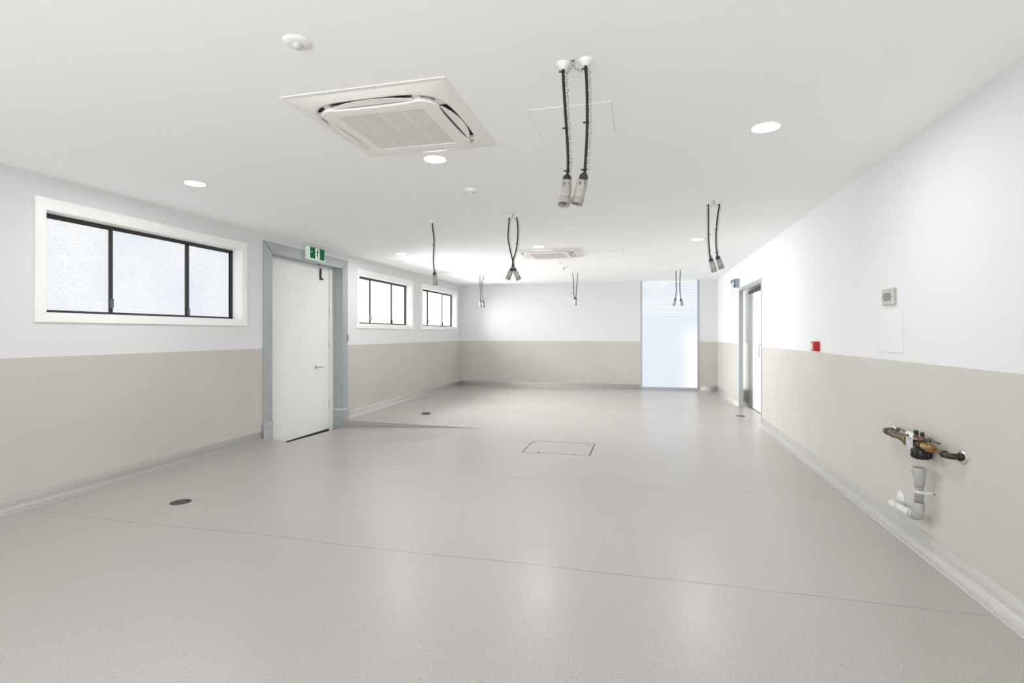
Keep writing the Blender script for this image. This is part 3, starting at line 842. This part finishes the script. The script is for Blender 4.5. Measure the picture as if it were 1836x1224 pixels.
def pendant(cable_px, tip_px, label, group, lean=0.0, chain_from=None, ties=(0.05, 0.48, 0.93), face=False, wide=0.0270, flat=False, chain_side=1, tip_lean=0.0):
    """cable_px: pixels from the canopy down to the gland; tip_px: bottom of the socket"""
    top = plane(cable_px[0][0], cable_px[0][1], 2, HC)
    dep = depth_of(top)
    npt = len(cable_px) - 1
    pts = [depth_pt(x, y, dep + lean * (i + 1) / npt) for i, (x, y) in enumerate(cable_px[1:])]
    tip = depth_pt(tip_px[0], tip_px[1], dep + lean * 1.05 + tip_lean)
    root = thing('pendant_socket_outlet', label, 'hanging power socket', top, group)
    bm = BM(); lathe(bm, [(0.0, -0.030), (0.011, -0.030), (0.016, -0.028), (0.030, -0.008), (0.0335, -0.004), (0.0345, 0.0)], top, (0, 0, 1), 32, caps=False)
    obj('canopy', bm, M['white'], root)
    start = Vector((top.x, top.y, HC - 0.028))
    gl_top = pts[-1]
    path = smooth_path([start, pts[0]] + pts[1:] if len(pts) > 1 else [start, pts[0]])
    bm = BM(); tube(bm, path, 0.0072, 10); cab = obj('cable', bm, M['black'], root)
    # zip ties: small blocks with a tail
    for f_ in ties:
        q = path[min(len(path) - 1, int(f_ * (len(path) - 1)))]
        bm = BM(); lathe(bm, [(0.0088, -0.004), (0.0098, 0.0), (0.0088, 0.004)], q, (0, 0, 1), 12)
        sx = -chain_side if f_ > 0.3 else -1
        tube(bm, [q, q + Vector((sx * 0.020, 0, 0.002))], 0.0036, 6)
        obj('cable_tie', bm, M['black'], cab)
    # gland
    ax = (tip - gl_top).normalized(); L = (tip - gl_top).length
    bm = BM(); lathe(bm, [(0.0075, -0.006), (0.016, 0.002), (0.0215, 0.010), (0.0225, 0.018), (0.019, 0.026), (0.0235, 0.028), (0.0235, 0.034)], gl_top, ax, 20)
    obj('cable_gland', bm, M['gland'], root)
    # body: squarish grip swelling to a round collar
    b0 = gl_top + ax * 0.033; Lb = L - 0.033
    bm = BM(); u, v = frame_of(ax); seg = 24; rings = []
    for fr_, rr, sq in ((0, .80, .5), (0.02, .90, .5), (0.10, .93, .5), (0.45, .97, .4), (0.62, 1.0, .3), (0.76, .99, .1)):
        ring = []
        for k in range(seg):
            t = 2 * math.pi * k / seg; c, s = math.cos(t), math.sin(t)
            n_ = 2 + sq * 3; q = wide * rr / ((abs(c) ** n_ + abs(s) ** n_) ** (1 / n_))
            ring.append(bm.verts.new(b0 + ax * (fr_ * Lb) + u * q * c + v * q * s))
        rings.append(ring)
    for i in range(len(rings) - 1):
        for k in range(seg):
            f2 = bm.faces.new((rings[i][k], rings[i][(k + 1) % seg], rings[i + 1][(k + 1) % seg], rings[i + 1][k])); f2.smooth = True
    bm.faces.new(list(reversed(rings[0]))); bm.faces.new(rings[-1])
    body = obj('socket_body', bm, M['socket'], root)
    bm = BM()
    lathe(bm, [(wide * 0.9, 0.74 * Lb), (wide * 1.10, 0.76 * Lb), (wide * 1.12, 0.80 * Lb), (wide * 1.10, 0.845 * Lb), (wide * 1.06, 0.85 * Lb), (wide * 1.07, 0.87 * Lb), (wide * 1.05, 1.0 * Lb), (wide * 0.93, 1.0 * Lb), (wide * 0.90, 0.90 * Lb), (0.0, 0.90 * Lb)], b0, ax, 32, caps=False)
    obj('socket_collar', bm, M['collar'], body)
    bm = BM()
    for k in range(3):
        t = 2 * math.pi * k / 3 + 0.5
        c_ = b0 + ax * (0.905 * Lb) + (u * math.cos(t) + v * math.sin(t)) * wide * 0.42
        box(bm, c_.x - 0.006, c_.x + 0.006, c_.y - 0.0025, c_.y + 0.0025, c_.z - 0.004, c_.z + 0.003)
    obj('pin_slot', bm, M['black'], body)
    for s in (-1, 1):   # latch slots near the top of the grip, facing the room
        bm = BM(); w_ = Vector((CS, SN, 0)); c_ = b0 + ax * 0.018 + w_ * (0.012 * s) - Vector((-SN, CS, 0)) * (wide * 0.86)
        box(bm, c_.x - 0.0018, c_.x + 0.0018, c_.y - 0.006, c_.y + 0.006, c_.z - 0.009, c_.z + 0.007)
        obj('latch_slot', bm, M['gland'], body)
    # safety chain beside the cable
    side = Vector((CS, SN, 0)) * (0.015 * chain_side)
    cp = []
    if chain_from is not None:
        cp.append(chain_from); cp.append((chain_from + path[3]) / 2 + Vector((0, 0, -0.012)))
    for i in range(3, len(path) - 1): cp.append(path[i] + side * (1 - 0.15 * math.sin(i * 1.7)))
    cp.append(gl_top + side * 0.5)
    bm = BM(); chain_links(bm, smooth_path(cp, 4)); obj('safety_chain', bm, M['zinc'], root)
    return root, top

def hook(px, py, label):
    p = plane(px, py, 2, HC)
    root = thing('ceiling_hook', label, 'hook', p, 'steel eye hooks between the hanging sockets')
    bm = BM(); lathe(bm, [(0.0, -0.003), (0.009, -0.003), (0.010, 0.0)], p, (0, 0, 1), 16, caps=False); tube(bm, [p, p + Vector((0, 0, -0.010))], 0.0025, 8)
    obj('plate', bm, M['zinc'], root)
    bm = BM(); tube(bm, [p + Vector((0.008 * math.cos(t * math.pi / 6), 0, -0.017 + 0.008 * math.sin(t * math.pi / 6))) for t in range(12)], 0.002, 6, closed=True)
    obj('eye', bm, M['zinc'], root)
    return p + Vector((0, 0, -0.024))

G1, G2, G3 = 'front pair of hanging sockets', 'hanging sockets across the middle of the room', 'hanging sockets near the far wall'
hk = hook(1027, 108.5, 'steel eye hook between the two large nearest hanging sockets')
pendant([(1009.5, 114), (1010.5, 150), (1013, 190), (1016, 235), (1018, 270), (1018.5, 295), (1017.5, 315)], (1011, 367),
        'nearest hanging socket on the left, its round open face showing', G1, tip_lean=-0.045, chain_from=hk)
pendant([(1050, 107.5), (1052, 150), (1053, 200), (1052, 250), (1050, 285), (1048, 312)], (1034, 366),
        'nearest hanging socket on the right, tilted down to the left', G1, chain_from=hk)
pendant([(775, 395), (776, 412), (778, 428), (777.5, 450), (777, 470), (779, 488)], (781.5, 511),
        'single hanging socket on its own in front of the far left windows', G2, ties=(0.5,))
hk = hook(920, 383, 'tiny eye hook between the two crossing hanging sockets')
pendant([(913.5, 385), (911.5, 410), (911, 427), (915, 450), (919, 467), (918, 481)], (910, 501),
        'socket of the crossing pair whose body hangs lower left', G2, lean=0.045, chain_from=hk)
pendant([(926.5, 384), (928.5, 410), (928, 428), (925, 450), (920, 467), (921.5, 481)], (930.5, 501.5),
        'socket of the crossing pair whose body hangs lower right', G2, lean=-0.045, chain_from=hk)
hk = hook(1280, 359.5, 'tiny eye hook between the hanging sockets beside the right wall')
pendant([(1270, 361), (1270.5, 390), (1270.5, 425), (1272, 450), (1274, 463)], (1281, 487.5),
        'left socket of the pair by the right wall, hanging slightly lower', G2, lean=-0.02, chain_from=hk, chain_side=-1)
pendant([(1290.3, 360), (1287, 385), (1284, 415), (1284, 440), (1286, 459)], (1294, 482),
        'right socket of the pair by the right wall, hanging slightly higher', G2, lean=0.04, chain_from=hk)
pendant([(860.5, 493.3), (860.5, 505), (861, 520), (861.5, 538)], (862.5, 550.5),
        'left socket of the small distant pair beside the far left corner', G3, ties=(0.5,))
pendant([(868.3, 493), (864.5, 505), (864, 520), (866, 539)], (868, 550.5),
        'right socket of the small distant pair beside the far left corner', G3, lean=-0.03, ties=(0.5,))
pendant([(1026.5, 487), (1028, 505), (1028.5, 525), (1030, 533)], (1031, 546.5),
        'left socket of the small distant pair closest together, before the far wall middle', G3, lean=0.04, ties=(0.5,))
pendant([(1035.5, 487), (1034.5, 505), (1033.5, 522), (1032.5, 533)], (1031.8, 547.5),
        'right socket of the small distant pair closest together, before the far wall middle', G3, lean=-0.04, ties=(0.5,))
pendant([(1211.8, 481.5), (1212, 500), (1212.4, 520), (1211, 535)], (1208, 547.5),
        'left socket of the small distant pair hanging before the striped glass', G3, ties=(0.5,))
pendant([(1219.8, 481.5), (1219, 500), (1219, 522), (1220.5, 536)], (1223.3, 547.5),
        'right socket of the small distant pair hanging before the striped glass', G3, ties=(0.5,))

# ------------------------------------------------------------------ exit sign hung in front of the left door head
sa = depth_of(plane(565, 436, 2, HC))
root_p = Vector((-4.60, 6.74, HC))
# place by the green face: pixels of its corners lie on a plane parallel to the wall
XE = XL + 0.085
c_tl = plane(556.5, 442, 0, XE); c_tr = plane(582, 449.5, 0, XE); c_bl = plane(556.5, 462, 0, XE)
y0, y1 = c_tl.y, c_tr.y; zt_, zb_ = c_tl.z, c_bl.z
root = thing('exit_sign', 'green and white running man exit sign above the tall door', 'exit sign', ((XL + XE) / 2, (y0 + y1) / 2, zb_ - 0.03))
bm = BM(); box(bm, XL + t, XE - 0.004, y0 - 0.02, y1 + 0.02, zb_ - 0.014, zt_ + 0.004, 0.003); obj('housing', bm, M['signwhite'], root)
bm = BM(); box(bm, XL + 0.001, XE + 0.008, y0 - 0.03, y1 + 0.03, zt_ + 0.004, zt_ + 0.062, 0.010); obj('top_case', bm, M['signgrey'], root)
bm = BM(); box(bm, XE - 0.004, XE, y0, y1, zb_, zt_); fc = obj('legend_panel', bm, M['green'], root)
ym = y0 + (y1 - y0) * 0.485; hw = (y1 - y0) * 0.15
bm = BM(); box(bm, XE, XE + 0.0015, ym - hw, ym + hw, zb_ + 0.004, zt_ - 0.004); obj('doorway_symbol', bm, M['signwhite'], fc)
# running figure: flat limbs on the doorway (it runs to the right, towards larger y)
Hh = (zt_ - zb_); s_ = Hh * 0.92
def fp(u, w): return Vector((XE + 0.0015, ym + u * s_ * 1.28, zb_ + Hh * 0.04 + w * s_))
bm = BM()
def flat_limb(pts, r):
    for i in range(len(pts) - 1):
        a_, b_ = Vector(pts[i]), Vector(pts[i + 1]); d = (b_ - a_).normalized(); n_ = Vector((0, -d.z, d.y)) * r
        vs = [a_ - n_, b_ - n_, b_ + n_, a_ + n_]
        lo = [bm.verts.new(q) for q in vs]; hi = [bm.verts.new(q + Vector((0.0012, 0, 0))) for q in vs]
        bm.faces.new(lo); bm.faces.new(hi)
        for j in range(4): bm.faces.new((lo[j], lo[(j + 1) % 4], hi[(j + 1) % 4], hi[j]))
        lathe(bm, [(r, 0), (r, 0.0012)], b_, (1, 0, 0), 10); lathe(bm, [(r, 0), (r, 0.0012)], a_, (1, 0, 0), 10)
lathe(bm, [(s_ * 0.075, 0), (s_ * 0.075, 0.0014)], fp(0.045, 0.90), (1, 0, 0), 20)
flat_limb([fp(0.015, 0.72), fp(-0.015, 0.46)], s_ * 0.075)
flat_limb([fp(0.01, 0.76), fp(-0.09, 0.72), fp(-0.13, 0.58)], s_ * 0.036)
flat_limb([fp(0.02, 0.76), fp(0.08, 0.60), fp(0.15, 0.60)], s_ * 0.034)
flat_limb([fp(-0.01, 0.45), fp(0.05, 0.28), fp(0.03, 0.06), fp(0.06, 0.05)], s_ * 0.046)
flat_limb([fp(-0.02, 0.45), fp(-0.06, 0.27), fp(-0.17, 0.25)], s_ * 0.044)
obj('running_figure', bm, M['signfig'], fc)
bm = BM(); box(bm, XE, XE + 0.001, y0 + 0.01, y0 + 0.05, zb_ + Hh * 0.56, zb_ + Hh * 0.60); obj('test_label', bm, M['signwhite'], fc)

# ------------------------------------------------------------------ wall fittings, right side
# warning lamp above the lobby door
root = thing('warning_light', 'blue grey lamp box with a round lens above the sliding door corner', 'warning light', (XR, 10.5, 2.23))
bm = BM(); box(bm, XR - 0.075, XR, 10.42, 10.58, 2.235, 2.392, 0.004); obj('housing', bm, M['boxgrey'], root)
bm = BM(); lathe(bm, [(0.078, 0.0), (0.084, 0.004), (0.084, 0.012), (0.070, 0.016)], (XR - 0.075, 10.50, 2.313), (-1, 0, 0), 32); obj('lens_ring', bm, M['blue'], root)
bm = BM(); lathe(bm, [(0.072, 0.012), (0.068, 0.03), (0.05, 0.048), (0.02, 0.056), (0.0, 0.057)], (XR - 0.075, 10.50, 2.313), (-1, 0, 0), 32, caps=False); ln = obj('lens', bm, M['paleblue'], root)
bm = BM(); lathe(bm, [(0.035, 0.0), (0.035, 0.006)], (XR - 0.122, 10.468, 2.335), (-0.86, -0.5, 0.0), 20); obj('lens_cap', bm, M['blue'], ln)
bm = BM(); tube(bm, [(XR - 0.115, 10.50, 2.245), (XR - 0.117, 10.50, 2.10), (XR - 0.116, 10.50, 2.02)], 0.0022, 6); obj('pull_cord', bm, M['pinface'], root)

root = thing('fire_call_point', 'red fire call point with a white front on the right wall', 'alarm button', (XR, 5.93, 1.195))
bm = BM(); box(bm, XR - 0.050, XR + 0.001, 5.885, 5.985, 1.197, 1.296, 0.004); obj('housing', bm, M['red'], root)
bm = BM(); box(bm, XR - 0.058, XR - 0.050, 5.890, 5.980, 1.203, 1.290, 0.003); fp_ = obj('front_plate', bm, M['red'], root)
bm = BM(); box(bm, XR - 0.0605, XR - 0.058, 5.905, 5.975, 1.212, 1.280, 0.001); obj('press_glass', bm, M['signgrey'], fp_)

y0_, y1_, z0_, z1_ = 4.235, 4.418, 1.583, 1.700
root = thing('wall_thermostat', 'beige wall controller with a grey screen above the access panel', 'thermostat', (XR, (y0_ + y1_) / 2, z0_))
bm = BM(); box(bm, XR - 0.020, XR, y0_, y1_, z0_, z1_, 0.004); cs_ = obj('case', bm, M['thermo'], root)
bm = BM(); box(bm, XR - 0.0215, XR - 0.0195, y0_ + 0.045, y1_ - 0.035, z0_ + 0.030, z1_ - 0.032, 0.0008); obj('screen_bezel', bm, M['handlegrey'], cs_)
bm = BM(); box(bm, XR - 0.0225, XR - 0.0212, y0_ + 0.049, y1_ - 0.048, z0_ + 0.033, z1_ - 0.035); obj('screen', bm, M['screen'], cs_)
for yy in (y0_ + 0.024, y1_ - 0.014):
    bm = BM(); lathe(bm, [(0.006, 0), (0.006, 0.002)], (XR - 0.0195, yy, (z0_ + z1_) / 2), (-1, 0, 0), 14); obj('screw', bm, M['handlegrey'], cs_)

root = thing('wall_access_panel', 'white flush rectangular access panel below the wall controller', 'access panel', (XR, 4.3, 1.24))
bm = BM(); box(bm, XR - 0.002, XR, 4.130, 4.470, 1.238, 1.545); obj('surround', bm, M['crack'], root)
bm = BM(); box(bm, XR - 0.006, XR - 0.002, 4.135, 4.465, 1.243, 1.540, 0.001); obj('panel', bm, M['wallpaint'], root)

# ------------------------------------------------------------------ water valve assembly on the right wall
XV, ZV = 1.668, 0.688
def vp(y, dz=0.0, dx=0.0): return Vector((XV + dx, y, ZV + dz))
root = thing('water_valve_assembly', 'tarnished brass and black water valve set sticking out of the right wall', 'valve', (XR, 3.87, ZV - 0.1))
yL, yR = 4.262, 3.445
bm = BM(); lathe(bm, [(0.040, 0.0), (0.040, 0.003), (0.034, 0.007), (0.016, 0.008)], (XR, yR - 0.005, ZV), (-1, 0, 0), 32); part_label(obj('wall_flange', bm, M['chrome'], root), 'near chrome wall flange')
bm = BM(); lathe(bm, [(0.036, 0.0), (0.036, 0.003), (0.030, 0.007), (0.016, 0.008)], (XR, yL + 0.005, ZV + 0.004), (-1, 0, 0), 32); part_label(obj('wall_flange', bm, M['chrome'], root), 'far chrome wall flange')
bm = BM(); tube(bm, smooth_path([Vector((XR, yR - 0.005, ZV)), Vector((XV + 0.02, yR - 0.004, ZV)), vp(yR + 0.012), vp(yR + 0.05)], 6), 0.017, 14)
lathe(bm, [(0.022, 0), (0.022, 0.018)], (XR - 0.006, yR - 0.005, ZV), (-1, 0, 0), 16); lathe(bm, [(0.021, 0), (0.021, 0.02)], vp(yR + 0.045), (0, 1, 0), 16)
part_label(obj('elbow', bm, M['darkfit'], root), 'near blackened elbow')
bm = BM(); tube(bm, smooth_path([Vector((XR, yL + 0.005, ZV)), Vector((XV + 0.02, yL + 0.004, ZV)), vp(yL - 0.015), vp(yL - 0.06)], 6), 0.019, 14)
lathe(bm, [(0.023, 0), (0.024, 0.022)], vp(yL - 0.075), (0, 1, 0), 16)
part_label(obj('elbow', bm, M['bronzepipe'], root), 'far tarnished elbow')
bm = BM(); tube(bm, [vp(yR + 0.05), vp(3.62)], 0.0115, 14); lathe(bm, [(0.015, 0), (0.017, 0.006), (0.017, 0.018), (0.013, 0.022)], vp(yR + 0.068), (0, 1, 0), 16)
obj('copper_pipe', bm, M['copper'], root)
# near brass ball valve
bm = BM(); lathe(bm, [(0.014, 0), (0.018, 0.005), (0.018, 0.035), (0.022, 0.038), (0.026, 0.055), (0.028, 0.075), (0.026, 0.095), (0.022, 0.105), (0.024, 0.108), (0.024, 0.135)], vp(3.60), (0, 1, 0), 20); tube(bm, [vp(3.665), vp(3.665, 0.045)], 0.008, 10)
bv = obj('ball_valve', bm, M['brass'], root)
bm = BM(); lathe(bm, [(0.010, 0.0), (0.012, 0.006), (0.012, 0.018), (0.007, 0.022)], vp(3.665, 0.038), (0, 0, 1), 14); tube(bm, [vp(3.665, 0.056), vp(3.64, 0.058), vp(3.615, 0.050), vp(3.545, 0.050)], [0.004, 0.005, 0.006, 0.006], 8)
obj('lever_handle', bm, M['handlegrey'], bv)
# strainer / backflow body in the middle
bm = BM(); tube(bm, [vp(3.73), vp(3.84)], 0.026, 18); lathe(bm, [(0.028, 0), (0.032, 0.004), (0.032, 0.016), (0.026, 0.02)], vp(3.73), (0, 1, 0), 8, smooth=False)
body = obj('backflow_body', bm, M['darkfit'], root)
bm = BM(); box(bm, XV - 0.036, XV - 0.028, 3.79, 3.87, ZV - 0.056, ZV + 0.030, 0.002); box(bm, XV - 0.036, XV + 0.010, 3.785, 3.875, ZV + 0.026, ZV + 0.031)
part_label(obj('label_plate', bm, M['tag'], body), 'silver grey label plate')
bm = BM(); lathe(bm, [(0.030, 0.0), (0.046, 0.004), (0.050, 0.012), (0.050, 0.050), (0.046, 0.060), (0.030, 0.066)], vp(3.755, -0.020), (0, 0, -1), 28)
for k in range(10):
    t_ = 2 * math.pi * k / 10; q = vp(3.755 + 0.050 * math.sin(t_), -0.03, 0.050 * math.cos(t_)); tube(bm, [q, q + Vector((0, 0, -0.045))], 0.006, 8)
rc = obj('relief_cover', bm, M['valveblack'], root)
bm = BM()
for k in range(10):
    t_ = 2 * math.pi * k / 10; q = vp(3.755 + 0.046 * math.sin(t_), -0.082, 0.046 * math.cos(t_)); tube(bm, [q, q + Vector((0, 0, -0.005))], 0.0045, 8)
part_label(obj('cover_bolt', bm, M['satin'], rc), 'steel bolts round the cover rim')
for yy, rr in ((3.83, 0.016), (3.755, 0.014)):
    bm = BM(); lathe(bm, [(rr * .8, 0.0), (rr, 0.01), (rr, 0.03), (rr * .6, 0.034), (rr * .75, 0.045), (rr * .6, 0.055)], vp(yy, 0.010), (0.1, -0.1, 1), 14)
    tc = obj('test_cock', bm, M['copper'], root)
    bm = BM(); lathe(bm, [(rr * .78, 0), (rr * .85, 0.016), (rr * .5, 0.022)], vp(yy - 0.006, 0.058), (0.1, -0.1, 1), 12); obj('test_cock_cap', bm, M['valveblack'], tc)
bm = BM(); tube(bm, [vp(3.715, 0.034), vp(3.775, 0.034)], 0.010, 12); obj('crossover_pipe', bm, M['copper'], root)
# far union and ball valve
bm = BM(); lathe(bm, [(0.026, 0), (0.040, 0.006), (0.044, 0.020), (0.040, 0.040), (0.026, 0.055), (0.023, 0.075), (0.026, 0.11), (0.022, 0.15), (0.020, 0.20), (0.025, 0.23), (0.025, 0.26), (0.020, 0.32)], vp(3.875), (0, 1, 0), 20)
fv = obj('union_valve', bm, M['bronzepipe'], root)
bm = BM(); tube(bm, [vp(3.84), vp(3.93)], 0.024, 16); obj('inlet_pipe', bm, M['darkfit'], root)
bm = BM(); lathe(bm, [(0.011, 0.0), (0.012, 0.006), (0.012, 0.02), (0.007, 0.024)], vp(4.065, 0.028), (0, 0, 1), 14); tube(bm, [vp(4.065, 0.050), vp(4.045, 0.054), vp(3.985, 0.048), vp(3.86, 0.046)], [0.004, 0.005, 0.006, 0.005], 8)
obj('lever_handle', bm, M['handlegrey'], fv)
bm = BM(); box(bm, XV - 0.012, XV - 0.010, 3.83, 3.93, ZV + 0.022, ZV + 0.056, 0.0008); box(bm, XV - 0.012, XV + 0.008, 3.83, 3.93, ZV + 0.054, ZV + 0.056); part_label(obj('handle_sleeve', bm, M['white'], fv), 'white lever sleeve')

# ------------------------------------------------------------------ waste pipe below the valve
XP = 1.663
root = thing('drain_pipe', 'grey plastic waste pipe with funnel top bending into the right wall', 'pipe', (XR, 3.9, 0.16))
yv = 3.772; zt2 = 0.545
bm = BM(); lathe(bm, [(0.034, 0.0), (0.0345, -0.003), (0.0345, -0.050), (0.029, -0.070), (0.0275, -0.075), (0.0275, -0.110), (0.0235, -0.112), (0.0, -0.112)], (XP, yv, zt2), (0, 0, 1), 32, caps=False)
lathe(bm, [(0.034, 0.0), (0.031, 0.0), (0.030, -0.05), (0.024, -0.08), (0.0, -0.081)], (XP, yv, zt2), (0, 0, 1), 32, caps=False)
fn = obj('funnel', bm, M['pvc'], root)
q = plane(1637, 840, 0, XP - 0.035)
bm = BM(); box(bm, XP - 0.0360, XP - 0.0340, yv - 0.004, yv + 0.02, zt2 - 0.034, zt2 - 0.030); obj('printed_mark', bm, M['mark'], fn)
bm = BM(); tube(bm, [(XP, yv, zt2 - 0.11), (XP, yv, 0.32)], 0.0237, 28); part_label(obj('straight_pipe', bm, M['pvc_dark'], root), 'darker grey vertical pipe')
bm = BM()
elb = smooth_path([Vector((XP, yv, 0.326)), Vector((XP, yv, 0.285)), Vector((XP, yv + 0.018, 0.248)), Vector((XP, yv + 0.055, 0.230)), Vector((XP, yv + 0.095, 0.227))], 6)
tube(bm, elb, 0.0275, 28); el = obj('elbow', bm, M['pvc'], root)
bm = BM(); c_ = elb[14]; d_ = (elb[15] - elb[13]).normalized(); u_, v_ = frame_of(d_)
tube(bm, [c_ + (u_ * math.cos(k * math.pi / 12) + v_ * math.sin(k * math.pi / 12)) * 0.0278 for k in range(24)], 0.0013, 6, closed=True)
part_label(obj('joint_line', bm, M['mark'], el), 'dark joint ring')
bm = BM(); tube(bm, [(XP, yv + 0.09, 0.227), (XP, 4.13, 0.208)], 0.0245, 28); lathe(bm, [(0.0285, 0), (0.030, 0.004), (0.030, 0.028), (0.0285, 0.032)], (XP, yv + 0.095, 0.227), (0, 1, -0.05), 28)
lathe(bm, [(0.027, 0), (0.0285, 0.004), (0.0285, 0.02), (0.027, 0.024)], (XP, yv + 0.27, 0.212), (0, 1, 0), 28)
part_label(obj('straight_pipe', bm, M['pvc_light'], root), 'pale horizontal pipe')
bm = BM(); tube(bm, smooth_path([Vector((XP, 4.07, 0.208)), Vector((XP, 4.11, 0.208)), Vector((XP + 0.012, 4.147, 0.209)), Vector((XP + 0.04, 4.16, 0.21)), Vector((XR, 4.162, 0.21))], 6), 0.028, 28)
part_label(obj('elbow', bm, M['pvc_light'], root), 'elbow turning into the wall')
bm = BM(); lathe(bm, [(0.052, 0.0), (0.052, 0.003), (0.046, 0.006), (0.03, 0.007)], (XR, 4.165, 0.235), (-1, 0, 0), 32); obj('wall_flange', bm, M['wallpaint'], root)
# bracket
bm = BM(); zb = 0.395
tube(bm, [(XP + 0.0255 * math.cos(k * math.pi / 12), yv + 0.0255 * math.sin(k * math.pi / 12), zb) for k in range(24)], 0.0045, 6, closed=True)
for v_2 in bm.verts: v_2.co.z = zb + (v_2.co.z - zb) * 2.1
box(bm, XP, XR - 0.004, yv - 0.030, yv - 0.026, zb - 0.009, zb + 0.009); box(bm, XR - 0.004, XR, yv - 0.062, yv - 0.028, zb - 0.012, zb + 0.012, 0.001)
br = obj('pipe_bracket', bm, M['pvc_light'], root)
bm = BM(); lathe(bm, [(0.006, 0), (0.005, 0.003)], (XR - 0.004, yv - 0.048, zb), (-1, 0, 0), 12); obj('screw', bm, M['mark'], br)

# ------------------------------------------------------------------ floor drains and access cover
def floor_drain(px, py, r, label):
    p = plane(px, py, 2, 0)
    root = thing('floor_drain', label, 'drain', p, 'round floor drains')
    bm = BM(); lathe(bm, [(r * 0.80, 0.0022), (r * 0.82, 0.0030), (r, 0.0022), (r * 1.01, -0.004)], p, (0, 0, 1), 40, caps=False); obj('rim', bm, M['drain'], root)
    bm = BM(); lathe(bm, [(0.0, 0.0008), (r * 0.81, 0.0008)], p, (0, 0, 1), 32, caps=False)
    for v__ in bm.verts: v__.co.z += 0.0004
    sh = obj('sump', bm, M['black'], root)
    bm = BM()
    for k in range(3):
        rr = r * (0.22 + 0.22 * k)
        tube(bm, [(p.x + rr * math.cos(t * math.pi / 12), p.y + rr * math.sin(t * math.pi / 12), 0.0022) for t in range(24)], r * 0.032, 5, closed=True)
    for k in range(8):
        c, s = math.cos(k * math.pi / 4), math.sin(k * math.pi / 4)
        tube(bm, [(p.x + r * 0.1 * c, p.y + r * 0.1 * s, 0.0022), (p.x + r * 0.8 * c, p.y + r * 0.8 * s, 0.0022)], r * 0.035, 5)
    obj('grate', bm, M['drain'], root)
floor_drain(324, 900, 0.080, 'nearest round floor drain in front of the left wall')
floor_drain(764, 740, 0.075, 'distant round floor drain beyond the sunken wedge')
floor_drain(1328, 745.5, 0.080, 'distant round floor drain in front of the sliding door')

x0, x1, y0, y1 = -1.372, -0.575, 5.918, 6.598
root = thing('floor_access_cover', 'square floor access cover filled with vinyl, thin dark edges', 'floor hatch', ((x0 + x1) / 2, (y0 + y1) / 2, 0))
bm = BM(); prism(bm, [(x0, y0), (x1, y0), (x1, y1), (x0, y1)], -0.002, 0.0022, hole=[(x0 + .005, y0 + .005), (x1 - .005, y0 + .005), (x1 - .005, y1 - .005), (x0 + .005, y1 - .005)]); 
part_label(obj('frame', bm, M['satin'], root), 'thin metal edge')
bm = BM(); prism(bm, [(x0 + .004, y0 + .003), (x1 - .004, y0 + .003), (x1 - .004, y1 - .003), (x0 + .004, y1 - .003)], -0.001, 0.0012, hole=[(x0 + .028, y0 + .030), (x1 - .028, y0 + .030), (x1 - .028, y1 - .030), (x0 + .028, y1 - .030)])
obj('gap', bm, M['black'], root)
bm = BM(); box(bm, x0 + .017, x1 - .017, y0 + .019, y1 - .019, -0.001, 0.0016); cv = obj('lid', bm, M['floor'], root)
for (cx, cy) in ((x0 + 0.20, y0 + 0.045), (x1 - 0.19, y0 + 0.045), (x0 + 0.05, y1 - 0.11), (x1 - 0.075, y1 - 0.12)):
    bm = BM(); box(bm, cx - 0.015, cx + 0.015, cy - 0.013, cy + 0.013, 0.0010, 0.0022); obj('lifting_slot', bm, M['mark'], cv)

# added area light brightening the lobby, standing in for an unseen corridor
L = bpy.data.lights.new('lobby_lamp', 'AREA'); L.shape = 'RECTANGLE'; L.size = 0.16; L.size_y = 2.2; L.energy = 7
o = bpy.data.objects.new('lobby_lamp', L); COL.objects.link(o); o.location = (1.90, 12.0, 1.3); o.rotation_euler = (-math.pi / 2, 0, 0)

# ------------------------------------------------------------------ camera, world, colour
cam = bpy.data.cameras.new('camera'); co = bpy.data.objects.new('camera', cam); COL.objects.link(co)
cam.sensor_width = 36; cam.sensor_fit = 'HORIZONTAL'; cam.lens = F * 36 / 1836
cam.shift_y = -14.0 / 1836; cam.clip_start = 0.05; cam.clip_end = 100
co.location = (0, 0, H); co.rotation_euler = (math.pi / 2, 0, TH)
scene.camera = co

w = bpy.data.worlds.new('daylight'); scene.world = w; w.use_nodes = True
w.node_tree.nodes['Background'].inputs['Color'].default_value = (0.8, 0.88, 1.0, 1)
w.node_tree.nodes['Background'].inputs['Strength'].default_value = 1.0

scene.view_settings.view_transform = 'Standard'; scene.view_settings.look = 'None'
scene.view_settings.exposure = 0.20; scene.view_settings.gamma = 1.0; scene.view_settings.use_curve_mapping = False
scene.cycles.max_bounces = 16; scene.cycles.diffuse_bounces = 12; scene.cycles.glossy_bounces = 4
scene.cycles.use_denoising = True
scene.cycles.sample_clamp_indirect = 6.0
